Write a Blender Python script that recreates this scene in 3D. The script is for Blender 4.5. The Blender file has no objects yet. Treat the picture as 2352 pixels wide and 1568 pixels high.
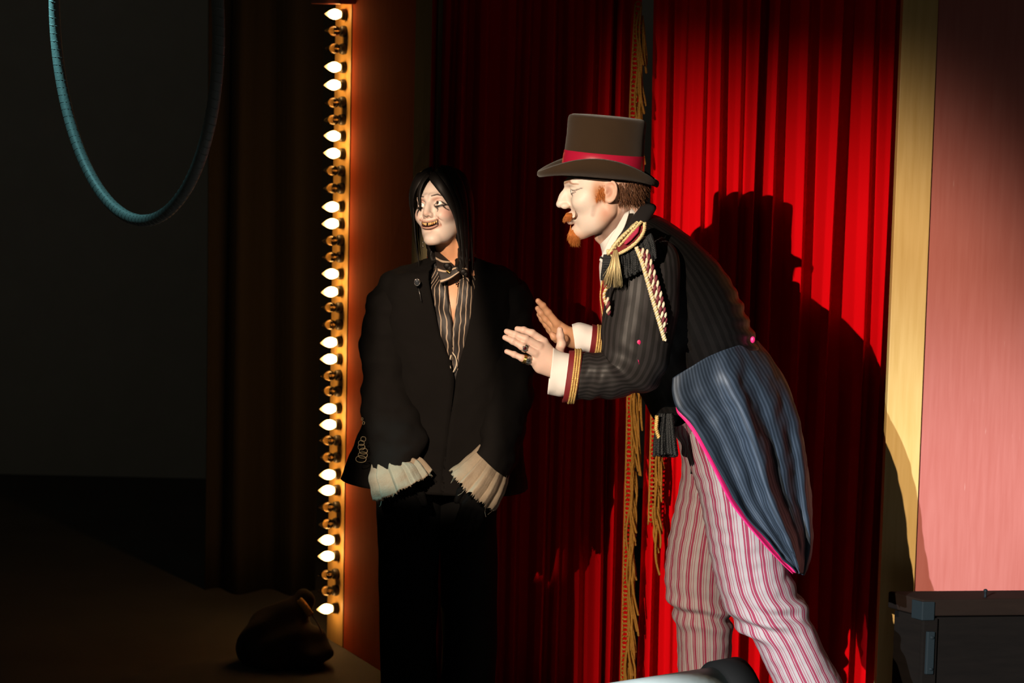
import bpy, bmesh, math, random
import numpy as np
from mathutils import Vector, Matrix, noise as mnoise

random.seed(7)
np.random.seed(7)
SC = bpy.context.scene
COL = SC.collection
PI = math.pi

# ------------------------------------------------------------------ camera
FPX, IW, IH = 6000.0, 2352.0, 1568.0
CAM_H = 1.93
PITCH = math.atan(0.12)
ROLL = math.radians(1.28)
cam_d = bpy.data.cameras.new('camera')
cam_d.sensor_width = 36.0
cam_d.lens = 36.0 * FPX / IW
cam_d.clip_end = 60
cam = bpy.data.objects.new('camera', cam_d)
COL.objects.link(cam)
CAM_M = (Matrix.Translation((0, 0, CAM_H)) @ Matrix.Rotation(PI / 2 - PITCH, 4, 'X')
         @ Matrix.Rotation(ROLL, 4, 'Z'))
cam.matrix_world = CAM_M
cam_d.dof.use_dof = True
cam_d.dof.focus_distance = 6.3
cam_d.dof.aperture_fstop = 5.6
SC.camera = cam
CAM_R = CAM_M.to_3x3()
CAM_O = CAM_M.translation


def P(px, py, Y):
    """world point that stands at depth Y behind the photograph's pixel"""
    d = CAM_R @ Vector(((px - IW / 2) / FPX, (IH / 2 - py) / FPX, -1.0))
    return CAM_O + d * (Y / d.y)


def PIX(p):
    """pixel of the photograph behind which a world point stands"""
    q = CAM_R.transposed() @ (Vector(p) - CAM_O)
    return IW / 2 - FPX * q.x / q.z, IH / 2 + FPX * q.y / q.z


def PZ(px, py, z):
    """world point at height z behind a pixel"""
    d = CAM_R @ Vector(((px - IW / 2) / FPX, (IH / 2 - py) / FPX, -1.0))
    return CAM_O + d * ((z - CAM_O.z) / d.z)


def PXM(Y):
    return FPX / (Y * math.cos(PITCH))


# ------------------------------------------------------------------ world, exposure
SC.view_settings.view_transform = 'Standard'
SC.view_settings.look = 'None'
SC.view_settings.exposure = 0.0
SC.view_settings.gamma = 1.0
SC.view_settings.use_curve_mapping = False
W = bpy.data.worlds.new('dark_hall')
SC.world = W
W.use_nodes = True
W.node_tree.nodes['Background'].inputs[0].default_value = (0.0120, 0.0110, 0.0080, 1)
W.node_tree.nodes['Background'].inputs[1].default_value = 1.0


# ------------------------------------------------------------------ stage lamps (shuttered profile spots)
def profile_spot(name, pos, aim, power, color, cone, radius, ramps, blend=0.15):
    """spot lamp with soft shutters; ramps = [(a, b, c, lo, hi)]: light rises from 0 at lo to 1 at hi of a*u+b*v+c"""
    ld = bpy.data.lights.new(name, 'SPOT')
    ld.energy = power
    ld.color = color
    ld.spot_size = cone
    ld.spot_blend = blend
    ld.shadow_soft_size = radius
    ob = bpy.data.objects.new(name, ld)
    COL.objects.link(ob)
    pos, aim = Vector(pos), Vector(aim)
    w = (aim - pos).normalized()
    ob.location = pos
    ob.rotation_euler = w.to_track_quat('-Z', 'Y').to_euler()
    u = w.cross(Vector((0, 0, 1))).normalized()
    v = u.cross(w).normalized()
    ob['u'], ob['v'], ob['w'] = u[:], v[:], w[:]
    ld.use_nodes = True
    nt = ld.node_tree
    em = nt.nodes['Emission']
    geo = nt.nodes.new('ShaderNodeNewGeometry')

    def dot(vec):
        n = nt.nodes.new('ShaderNodeVectorMath'); n.operation = 'DOT_PRODUCT'
        nt.links.new(geo.outputs['Incoming'], n.inputs[0]); n.inputs[1].default_value = vec
        return n.outputs['Value']

    def math_(op, a, b):
        n = nt.nodes.new('ShaderNodeMath'); n.operation = op
        for i, x in enumerate((a, b)):
            if isinstance(x, (int, float)):
                n.inputs[i].default_value = x
            else:
                nt.links.new(x, n.inputs[i])
        return n.outputs[0]
    dw = dot(w)
    su, sv = math_('DIVIDE', dot(u), dw), math_('DIVIDE', dot(v), dw)
    tot = None
    for (a, b, lo, hi, floor_) in ramps:
        s = math_('ADD', math_('MULTIPLY', su, a), math_('MULTIPLY', sv, b))
        mr = nt.nodes.new('ShaderNodeMapRange'); mr.interpolation_type = 'SMOOTHSTEP'
        nt.links.new(s, mr.inputs[0])
        mr.inputs[1].default_value, mr.inputs[2].default_value = lo, hi
        mr.inputs[3].default_value, mr.inputs[4].default_value = floor_, 1.0
        tot = mr.outputs[0] if tot is None else math_('MULTIPLY', tot, mr.outputs[0])
    if tot is not None:
        nt.links.new(tot, em.inputs['Strength'])
    return ob


# warm key from the left of the house
HATP, HATS = P(1385, 262, 6.35), P(1728, 455, 7.33)
BEAM = (HATP - HATS).normalized()
KEY_POS = HATP + BEAM * 11.0
KEY = profile_spot('key_profile_spot', KEY_POS, (0.75, 6.8, 1.05), 7600, (1.0, 0.80, 0.60), math.radians(24), 0.02, [
    (1, 0, -0.066, -0.036, 0.0),
    (0, -1, -0.085, -0.035, 0.012),
    (-1.5, -1, -0.128, -0.056, 0.06),
])
# cool lamp beside it, lower and further right
COOL = profile_spot('cool_profile_spot', KEY_POS + Vector((-0.45, 0.1, -0.35)), (1.15, 6.9, 0.75), 10500, (0.70, 0.86, 1.0), math.radians(24), 0.02, [
    (1, 0, -0.030, -0.009, 0.0),
    (0, -1, -0.050, 0.000, 0.0),
])
# amber lamp on the second performer
AMBER = profile_spot('amber_profile_spot', (-1.25, 0.9, 3.3), (-0.19, 6.7, 1.3), 2700, (1.0, 0.75, 0.54), math.radians(22), 0.02, [
    (1, 0, -0.036, -0.020, 0.0),
    (-1, -0.25, -0.018, -0.009, 0.0),
    (-1, -0.6, -0.0235, -0.0175, 0.0),
    (0, -1, -0.042, -0.035, 0.0),
    (0, 1, -0.094, -0.087, 0.0),
    (-1, 0, -0.032, -0.021, 0.0),
])
# teal lamp in the wings that only catches the hoop
TEAL = profile_spot('teal_wing_spot', (-2.0, 6.3, 3.3), (-1.13, 6.4, 2.0), 620, (0.34, 0.90, 0.95), math.radians(50), 0.03, [
    (0, -1, -0.080, -0.030, 0.0),
    (0, 1, -0.115, 0.010, 0.0),
    (1, 0, -0.055, -0.020, 0.0),
    (-1, 0, -0.300, -0.080, 0.03),
])


def _spot_uv(ob, p):
    d = Vector(p) - ob.location
    w = d.dot(Vector(ob['w']))
    return round(d.dot(Vector(ob['u'])) / w, 3), round(d.dot(Vector(ob['v'])) / w, 3)


# ------------------------------------------------------------------ materials
MATS = {}


def new_mat(name):
    m = bpy.data.materials.new(name)
    m.use_nodes = True
    MATS[name] = m
    return m, m.node_tree, m.node_tree.nodes['Principled BSDF']


def N(nt, t, **kw):
    n = nt.nodes.new(t)
    for k, v in kw.items():
        setattr(n, k, v)
    return n


def mat(name, base, rough=0.7, metal=0.0, bump=0.0, bscale=200.0, var=0.0, vscale=8.0, sheen=0.0,
        spec=0.5, emit=None, estr=0.0, stretch=(1, 1, 1), coat=0.0, sss=0.0):
    """plain coloured material with optional mottling and fine relief"""
    if name in MATS:
        return MATS[name]
    m, nt, b = new_mat(name)
    b.inputs['Base Color'].default_value = (*base, 1)
    b.inputs['Roughness'].default_value = rough
    b.inputs['Metallic'].default_value = metal
    b.inputs['Specular IOR Level'].default_value = spec
    b.inputs['Sheen Weight'].default_value = sheen
    b.inputs['Coat Weight'].default_value = coat
    if emit:
        b.inputs['Emission Color'].default_value = (*emit, 1)
        b.inputs['Emission Strength'].default_value = estr
    tc = N(nt, 'ShaderNodeTexCoord')
    mp = N(nt, 'ShaderNodeMapping')
    mp.inputs['Scale'].default_value = stretch
    nt.links.new(tc.outputs['Object'], mp.inputs[0])
    if var > 0:
        nz = N(nt, 'ShaderNodeTexNoise')
        nz.inputs['Scale'].default_value = vscale
        nz.inputs['Detail'].default_value = 5
        nt.links.new(mp.outputs[0], nz.inputs[0])
        mx = N(nt, 'ShaderNodeMix', data_type='RGBA')
        mx.inputs[6].default_value = (*[c * (1 - var) for c in base], 1)
        mx.inputs[7].default_value = (*[min(1, c * (1 + var)) for c in base], 1)
        nt.links.new(nz.outputs[0], mx.inputs[0])
        nt.links.new(mx.outputs[2], b.inputs['Base Color'])
    if bump > 0:
        nb = N(nt, 'ShaderNodeTexNoise')
        nb.inputs['Scale'].default_value = bscale
        nb.inputs['Detail'].default_value = 3
        nt.links.new(mp.outputs[0], nb.inputs[0])
        bp = N(nt, 'ShaderNodeBump')
        bp.inputs['Strength'].default_value = bump
        bp.inputs['Distance'].default_value = 0.002
        nt.links.new(nb.outputs[0], bp.inputs['Height'])
        nt.links.new(bp.outputs[0], b.inputs['Normal'])
    return m


def stripe_mat(name, stops, count, rough=0.75, axis=0, bump=0.25, bscale=500.0, sheen=0.0, rough2=None, wob=0.0, spec=0.5):
    """lengthwise woven stripes over the UV map; stops = [(pos, rgb)] of one repeat"""
    m, nt, b = new_mat(name)
    uv = N(nt, 'ShaderNodeUVMap')
    sp = N(nt, 'ShaderNodeSeparateXYZ')
    nt.links.new(uv.outputs[0], sp.inputs[0])
    mu = N(nt, 'ShaderNodeMath', operation='MULTIPLY')
    nt.links.new(sp.outputs[axis], mu.inputs[0])
    mu.inputs[1].default_value = count
    src = mu.outputs[0]
    if wob:
        tc = N(nt, 'ShaderNodeTexCoord')
        nz = N(nt, 'ShaderNodeTexNoise'); nz.inputs['Scale'].default_value = 18
        nt.links.new(tc.outputs['Object'], nz.inputs[0])
        ml = N(nt, 'ShaderNodeMath', operation='MULTIPLY_ADD')
        nt.links.new(nz.outputs[0], ml.inputs[0]); ml.inputs[1].default_value = wob
        nt.links.new(src, ml.inputs[2]); src = ml.outputs[0]
    fr = N(nt, 'ShaderNodeMath', operation='FRACT')
    nt.links.new(src, fr.inputs[0])
    cr = N(nt, 'ShaderNodeValToRGB')
    cr.color_ramp.interpolation = 'CONSTANT'
    el = cr.color_ramp.elements
    while len(el) < len(stops):
        el.new(0.5)
    for e, (p, c) in zip(el, stops):
        e.position = p
        e.color = (*c, 1)
    nt.links.new(fr.outputs[0], cr.inputs[0])
    nt.links.new(cr.outputs[0], b.inputs['Base Color'])
    b.inputs['Roughness'].default_value = rough
    b.inputs['Sheen Weight'].default_value = sheen
    b.inputs['Specular IOR Level'].default_value = spec
    if rough2 is not None:
        r2 = N(nt, 'ShaderNodeMapRange')
        nt.links.new(cr.outputs[0], r2.inputs[0])
        vals = sorted(sum(c) / 3 for _, c in stops)
        r2.inputs[1].default_value, r2.inputs[2].default_value = vals[0], vals[-1]
        r2.inputs[3].default_value, r2.inputs[4].default_value = rough, rough2
        nt.links.new(r2.outputs[0], b.inputs['Roughness'])
    tc2 = N(nt, 'ShaderNodeTexCoord')
    nb = N(nt, 'ShaderNodeTexNoise'); nb.inputs['Scale'].default_value = bscale
    nt.links.new(tc2.outputs['Object'], nb.inputs[0])
    bp = N(nt, 'ShaderNodeBump'); bp.inputs['Strength'].default_value = bump; bp.inputs['Distance'].default_value = 0.001
    nt.links.new(nb.outputs[0], bp.inputs['Height'])
    nt.links.new(bp.outputs[0], b.inputs['Normal'])
    return m


def paint_mat(name, rough=0.5, sss=0.0, spec=0.4, bump=0.12, bscale=350):
    """colour stored on the mesh (greasepaint, lips, brows); skin relief on top"""
    m, nt, b = new_mat(name)
    at = N(nt, 'ShaderNodeAttribute'); at.attribute_name = 'Col'
    nt.links.new(at.outputs['Color'], b.inputs['Base Color'])
    b.inputs['Roughness'].default_value = rough
    b.inputs['Specular IOR Level'].default_value = spec
    if sss:
        b.inputs['Subsurface Weight'].default_value = sss
        b.inputs['Subsurface Radius'].default_value = (1.0, 0.35, 0.2)
        b.inputs['Subsurface Scale'].default_value = 0.004
    tc = N(nt, 'ShaderNodeTexCoord')
    nb = N(nt, 'ShaderNodeTexNoise'); nb.inputs['Scale'].default_value = bscale
    nt.links.new(tc.outputs['Object'], nb.inputs[0])
    bp = N(nt, 'ShaderNodeBump'); bp.inputs['Strength'].default_value = bump; bp.inputs['Distance'].default_value = 0.001
    nt.links.new(nb.outputs[0], bp.inputs['Height'])
    nt.links.new(bp.outputs[0], b.inputs['Normal'])
    return m


# ------------------------------------------------------------------ object helpers
def tag(o, label=None, cat=None, group=None, kind=None):
    if label: o['label'] = label
    if cat: o['category'] = cat
    if group: o['group'] = group
    if kind: o['kind'] = kind
    return o


def empty(name, loc=(0, 0, 0)):
    o = bpy.data.objects.new(name, None)
    o.empty_display_size = 0.1
    o.location = loc
    COL.objects.link(o)
    return o


def world_off(q):
    """world position of an unrotated object's origin"""
    r = q.location.copy()
    if q.parent is not None:
        r += q.matrix_parent_inverse.translation + world_off(q.parent)
    return r


def attach(o, parent):
    """parent while keeping the object where it was built in world space"""
    if parent is not None:
        o.parent = parent
        o.matrix_parent_inverse = Matrix.Translation(-world_off(parent))
    return o


def mesh_obj(name, verts, faces, material=None, parent=None, smooth=True, uvs=None, cols=None, recenter=False):
    me = bpy.data.meshes.new(name)
    verts = np.asarray([v[:] for v in verts] if not isinstance(verts, np.ndarray) else verts, dtype=np.float64)
    me.from_pydata(verts.tolist(), [], faces if isinstance(faces, list) else faces.tolist())
    if smooth:
        me.polygons.foreach_set('use_smooth', [True] * len(me.polygons))
    if uvs is not None:
        ul = me.uv_layers.new(name='UVMap')
        li = np.empty(len(me.loops), dtype=np.int32)
        if isinstance(uvs, tuple):            # per loop
            arr = np.asarray(uvs[0], dtype=np.float32)
        else:
            me.loops.foreach_get('vertex_index', li)
            arr = np.asarray(uvs, dtype=np.float32)[li]
        ul.data.foreach_set('uv', arr.ravel())
    if cols is not None:
        ca = me.color_attributes.new('Col', 'FLOAT_COLOR', 'POINT')
        c4 = np.ones((len(verts), 4), dtype=np.float32)
        c4[:, :3] = cols
        ca.data.foreach_set('color', c4.ravel())
    mats = material if isinstance(material, (list, tuple)) else [material]
    for mm in mats:
        if mm is not None:
            me.materials.append(mm)
    o = bpy.data.objects.new(name, me)
    COL.objects.link(o)
    return attach(o, parent)


def grid(name, pts, material, parent=None, closed=False, uv=None, disp=None, solid=0.0, caps=False, smooth=True, sub=0):
    """pts: array rows x cols x 3. closed: columns wrap round. disp(i,j,p,n)->offset along normal"""
    A = np.asarray(pts, dtype=np.float64)
    R, C = A.shape[:2]
    if disp is not None:
        nx = (C if closed else C - 1)
        du = np.empty_like(A); dv = np.empty_like(A)
        if closed:
            du = np.roll(A, -1, 1) - np.roll(A, 1, 1)
        else:
            du = np.gradient(A, axis=1)
        dv = np.gradient(A, axis=0)
        nn = np.cross(du, dv)
        nn /= (np.linalg.norm(nn, axis=2, keepdims=True) + 1e-12)
        off = disp(A, nn)
        A = A + nn * off[..., None]
    verts = A.reshape(-1, 3)
    faces, luv = [], []
    for i in range(R - 1):
        for j in range(C if closed else C - 1):
            j2 = (j + 1) % C
            faces.append((i * C + j, i * C + j2, (i + 1) * C + j2, (i + 1) * C + j))
            if closed:
                u0, u1 = j / C, (j + 1) / C
            else:
                u0, u1 = j / (C - 1), (j + 1) / (C - 1)
            v0, v1 = i / (R - 1), (i + 1) / (R - 1)
            luv += [(u0, v0), (u1, v0), (u1, v1), (u0, v1)]
    if caps and closed:
        faces.append(tuple(range(C - 1, -1, -1))); luv += [(0.5, 0)] * C
        faces.append(tuple((R - 1) * C + k for k in range(C))); luv += [(0.5, 1)] * C
    o = mesh_obj(name, verts, faces, material, parent, smooth, uvs=(luv,))
    if solid:
        md = o.modifiers.new('thickness', 'SOLIDIFY'); md.thickness = abs(solid); md.offset = 1 if solid > 0 else -1
    if sub:
        md = o.modifiers.new('smooth', 'SUBSURF'); md.levels = sub; md.render_levels = sub
    return o


def catmull(K, n):
    """resample key rows (k x ...) to n rows with Catmull-Rom"""
    K = np.asarray(K, dtype=np.float64)
    k = len(K)
    t = np.linspace(0, k - 1, n)
    i = np.clip(t.astype(int), 0, k - 2)
    f = (t - i)
    sh = (slice(None),) + (None,) * (K.ndim - 1)
    f = f[sh]
    p0 = K[np.clip(i - 1, 0, k - 1)]; p1 = K[i]; p2 = K[i + 1]; p3 = K[np.clip(i + 2, 0, k - 1)]
    p0 = np.where((i == 0)[sh], 2 * p1 - p2, p0)
    p3 = np.where((i == k - 2)[sh], 2 * p2 - p1, p3)
    return 0.5 * ((2 * p1) + (-p0 + p2) * f + (2 * p0 - 5 * p1 + 4 * p2 - p3) * f ** 2 + (-p0 + 3 * p1 - 3 * p2 + p3) * f ** 3)


def ring_loft(rings, rows=60, cols=48, expo=2.0, a0=None, a1=None):
    """rings: (pixel of one outline, pixel of the other, depth, half depth[, depth2]).
    Angle 0 = second outline, 180 = first, 270 = side towards the house."""
    key = []
    for r in rings:
        (lx, ly), (rx, ry), Y, hd = r[:4]
        Y2 = r[4] if len(r) > 4 else Y
        a, b = P(lx, ly, Y), P(rx, ry, Y2)
        key.append([*((a + b) / 2), *((b - a) / 2), hd])
    K = catmull(key, rows)
    out = np.empty((rows, cols, 3))
    for i in range(rows):
        c, u, hd = K[i, :3], K[i, 3:6], K[i, 6]
        if a0 is None:
            th = np.arange(cols) / cols * 2 * PI
        else:
            s, e = a0(i / (rows - 1)), a1(i / (rows - 1))
            th = np.linspace(s, e, cols)
        cs, sn = np.cos(th), np.sin(th)
        ex = 2.0 / expo
        x = np.sign(cs) * np.abs(cs) ** ex
        y = np.sign(sn) * np.abs(sn) ** ex
        w = np.array([0.0, 1.0, 0.0])
        un = u / (np.linalg.norm(u) + 1e-9)
        w = w - un * un.dot(w)
        w /= np.linalg.norm(w)
        out[i] = c + x[:, None] * u + y[:, None] * w * hd
    return out


def nz(A, scale, seed=0.0):
    """noise field over an array of points"""
    sh = A.shape[:-1]
    F = A.reshape(-1, 3)
    sc = np.asarray(scale) if np.ndim(scale) else np.array([scale] * 3)
    r = np.fromiter((mnoise.noise(Vector((p[0] * sc[0] + seed, p[1] * sc[1] - seed, p[2] * sc[2] + 2 * seed))) for p in F), dtype=np.float64, count=len(F))
    return r.reshape(sh)


def tube_arrays(path, rad, n=8, closed=False):
    """verts, faces of a tube along a list of points; rad scalar or list"""
    Q = np.asarray([p[:] for p in path], dtype=np.float64)
    k = len(Q)
    rad = np.full(k, rad) if np.isscalar(rad) else np.asarray(rad)
    T = np.gradient(Q, axis=0)
    if closed:
        T = np.roll(Q, -1, 0) - np.roll(Q, 1, 0)
    T /= (np.linalg.norm(T, axis=1, keepdims=True) + 1e-12)
    ref = np.array([0, 0, 1.0]) if abs(T[0][2]) < 0.9 else np.array([1.0, 0, 0])
    a = np.cross(T[0], ref); a /= np.linalg.norm(a)
    V_ = []
    for i in range(k):
        a = a - T[i] * a.dot(T[i]); a /= (np.linalg.norm(a) + 1e-12)
        b = np.cross(T[i], a)
        th = np.arange(n) / n * 2 * PI
        V_.append(Q[i] + rad[i] * (np.cos(th)[:, None] * a + np.sin(th)[:, None] * b))
    V_ = np.concatenate(V_)
    F_ = []
    for i in range(k if closed else k - 1):
        i2 = (i + 1) % k
        for j in range(n):
            j2 = (j + 1) % n
            F_.append((i * n + j, i * n + j2, i2 * n + j2, i2 * n + j))
    if not closed:
        F_.append(tuple(range(n - 1, -1, -1)))
        F_.append(tuple((k - 1) * n + j for j in range(n)))
    return V_, F_


class MB:
    """collects shapes of ONE part into one mesh"""
    def __init__(s):
        s.v, s.f, s.m, s.n = [], [], [], 0

    def add(s, v, f, mi=0):
        v = np.asarray([p[:] for p in v] if not isinstance(v, np.ndarray) else v, dtype=np.float64)
        s.v.append(v)
        s.f += [tuple(int(k) + s.n for k in q) for q in f]
        s.m += [mi] * len(f)
        s.n += len(v)
        return s

    def tube(s, path, rad, n=8, closed=False, mi=0):
        return s.add(*tube_arrays(path, rad, n, closed), mi)

    def box(s, c, sx, sy, sz, rz=0.0, mi=0):
        c = np.asarray(c[:], dtype=float)
        q = np.array([[x, y, z] for x in (-1, 1) for y in (-1, 1) for z in (-1, 1)], dtype=float) * np.array([sx, sy, sz]) / 2
        cz, sn = math.cos(rz), math.sin(rz)
        q = np.stack([q[:, 0] * cz - q[:, 1] * sn, q[:, 0] * sn + q[:, 1] * cz, q[:, 2]], 1) + c
        return s.add(q, [(0, 1, 3, 2), (4, 6, 7, 5), (0, 4, 5, 1), (2, 3, 7, 6), (0, 2, 6, 4), (1, 5, 7, 3)], mi)

    def ball(s, c, r, nu=12, nv=8, mi=0, scale=(1, 1, 1)):
        V_, F_ = [], []
        for i in range(nv + 1):
            ph = PI * i / nv
            for j in range(nu):
                th = 2 * PI * j / nu
                V_.append((c[0] + r * scale[0] * math.sin(ph) * math.cos(th), c[1] + r * scale[1] * math.sin(ph) * math.sin(th), c[2] + r * scale[2] * math.cos(ph)))
        for i in range(nv):
            for j in range(nu):
                F_.append((i * nu + j, (i + 1) * nu + j, (i + 1) * nu + (j + 1) % nu, i * nu + (j + 1) % nu))
        return s.add(V_, F_, mi)

    def build(s, name, material, parent=None, smooth=True, bevel=0.0):
        o = mesh_obj(name, np.concatenate(s.v), s.f, material, parent, smooth)
        if isinstance(material, (list, tuple)):
            o.data.polygons.foreach_set('material_index', s.m)
        if bevel:
            md = o.modifiers.new('bevel', 'BEVEL'); md.width = bevel; md.segments = 2; md.limit_method = 'ANGLE'
        return o


def rope_arrays(path, R, strands, pitch, n=6, step=0.002, r_strand=None):
    """twisted cord: list of (verts, faces) one per strand"""
    Q = np.asarray([p[:] for p in path], dtype=np.float64)
    seg = np.linalg.norm(np.diff(Q, axis=0), axis=1)
    L = np.concatenate([[0], np.cumsum(seg)])
    k = max(6, int(L[-1] / step))
    s = np.linspace(0, L[-1], k)
    C = np.stack([np.interp(s, L, Q[:, i]) for i in range(3)], 1)
    T = np.gradient(C, axis=0); T /= np.linalg.norm(T, axis=1, keepdims=True)
    ref = np.array([0, 1.0, 0])
    res = []
    a = np.cross(T, ref); a /= (np.linalg.norm(a, axis=1, keepdims=True) + 1e-9)
    b = np.cross(T, a)
    for q in range(strands):
        ph = 2 * PI * (s / pitch + q / strands)
        path2 = C + R * (np.cos(ph)[:, None] * a + np.sin(ph)[:, None] * b)
        res.append(tube_arrays(path2, r_strand or R * 0.95, n))
    return res


# ------------------------------------------------------------------ implicit shapes -> meshes (surface nets)
def smin(a, b, k):
    h = np.clip(0.5 + 0.5 * (b - a) / k, 0, 1)
    return b * (1 - h) + a * h - k * h * (1 - h)


def smax(a, b, k):
    return -smin(-a, -b, k)


def s_ell(p, c, r):
    q = p - np.asarray(c, dtype=np.float32)
    r = np.asarray(r, dtype=np.float32)
    k0 = np.sqrt(((q / r) ** 2).sum(1)); k1 = np.sqrt(((q / r ** 2) ** 2).sum(1)) + 1e-9
    return k0 * (k0 - 1) / k1


def s_cone(p, a, b, ra, rb):
    """capsule whose radius runs from ra to rb"""
    a = np.asarray(a[:], dtype=np.float32); b = np.asarray(b[:], dtype=np.float32)
    ba = b - a
    h = np.clip(((p - a) @ ba) / (ba @ ba + 1e-12), 0, 1)
    d = p - a - h[:, None] * ba
    return np.sqrt((d * d).sum(1)) - (ra + (rb - ra) * h)


def surface_net(fn, lo, hi, res):
    lo = np.asarray(lo, dtype=np.float64); hi = np.asarray(hi, dtype=np.float64)
    n = np.ceil((hi - lo) / res).astype(int) + 1
    ax = [lo[i] + np.arange(n[i]) * res for i in range(3)]
    G = np.empty(n, dtype=np.float32)
    yy, zz = np.meshgrid(ax[1], ax[2], indexing='ij')
    blk = max(1, int(250000 / (n[1] * n[2])))
    for s in range(0, n[0], blk):
        xs = ax[0][s:s + blk]
        p = np.empty((len(xs), n[1], n[2], 3), dtype=np.float32)
        p[..., 0] = xs[:, None, None]; p[..., 1] = yy; p[..., 2] = zz
        G[s:s + blk] = fn(p.reshape(-1, 3)).reshape(len(xs), n[1], n[2])
    S = G < 0
    c = [S[i:n[0] - 1 + i, j:n[1] - 1 + j, k:n[2] - 1 + k] for i in (0, 1) for j in (0, 1) for k in (0, 1)]
    cnt = sum(x.astype(np.int8) for x in c)
    act = (cnt > 0) & (cnt < 8)
    idx = np.argwhere(act)
    vid = -np.ones(act.shape, dtype=np.int64)
    vid[act] = np.arange(len(idx))
    acc = np.zeros((len(idx), 3)); num = np.zeros(len(idx))
    corners = [(i, j, k) for i in (0, 1) for j in (0, 1) for k in (0, 1)]
    for a in range(8):
        for b in range(a + 1, 8):
            A, B = np.array(corners[a]), np.array(corners[b])
            if np.abs(A - B).sum() != 1:
                continue
            va = G[tuple((idx + A).T)]; vb = G[tuple((idx + B).T)]
            m = (va < 0) != (vb < 0)
            t = np.where(m, va / np.where(m, va - vb, 1), 0)
            acc += m[:, None] * (A + t[:, None] * (B - A)); num += m
    verts = lo + (idx + acc / num[:, None]) * res
    faces = []
    for axis in range(3):
        o1, o2 = [(1, 2), (2, 0), (0, 1)][axis]
        sl0 = [slice(None)] * 3; sl1 = [slice(None)] * 3
        sl0[axis] = slice(0, -1); sl1[axis] = slice(1, None)
        ch = S[tuple(sl0)] != S[tuple(sl1)]
        e = np.argwhere(ch)
        ok = (e[:, o1] > 0) & (e[:, o2] > 0) & (e[:, o1] < n[o1] - 1) & (e[:, o2] < n[o2] - 1)
        e = e[ok]
        d1 = np.zeros(3, int); d1[o1] = 1
        d2 = np.zeros(3, int); d2[o2] = 1
        q = np.stack([vid[tuple((e - d1 - d2).T)], vid[tuple((e - d2).T)], vid[tuple(e.T)], vid[tuple((e - d1).T)]], 1)
        inside = S[tuple(e.T)]
        q[~inside] = q[~inside][:, ::-1]
        faces.append(q)
    return verts, np.concatenate(faces)


def strands_arrays(roots, dirs, length, rad, curl, rng, segs=4, droop=(0, 0, 0)):
    """tapered hairs"""
    Vv, Ff, n = [], [], 0
    for r, d in zip(roots, dirs):
        r = np.asarray(r, dtype=float); d = np.asarray(d, dtype=float)
        d = d / (np.linalg.norm(d) + 1e-9)
        L = length * rng.uniform(0.6, 1.15)
        bend = rng.normal(0, curl, 3) + np.asarray(droop)
        pts = [r + d * L * t + bend * L * t * t for t in np.linspace(0, 1, segs)]
        v, f = tube_arrays(pts, [rad * (1 - 0.85 * t) for t in np.linspace(0, 1, segs)], 3)
        Vv.append(v); Ff += [tuple(k + n for k in q) for q in f]; n += len(v)
    return np.concatenate(Vv), Ff
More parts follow.
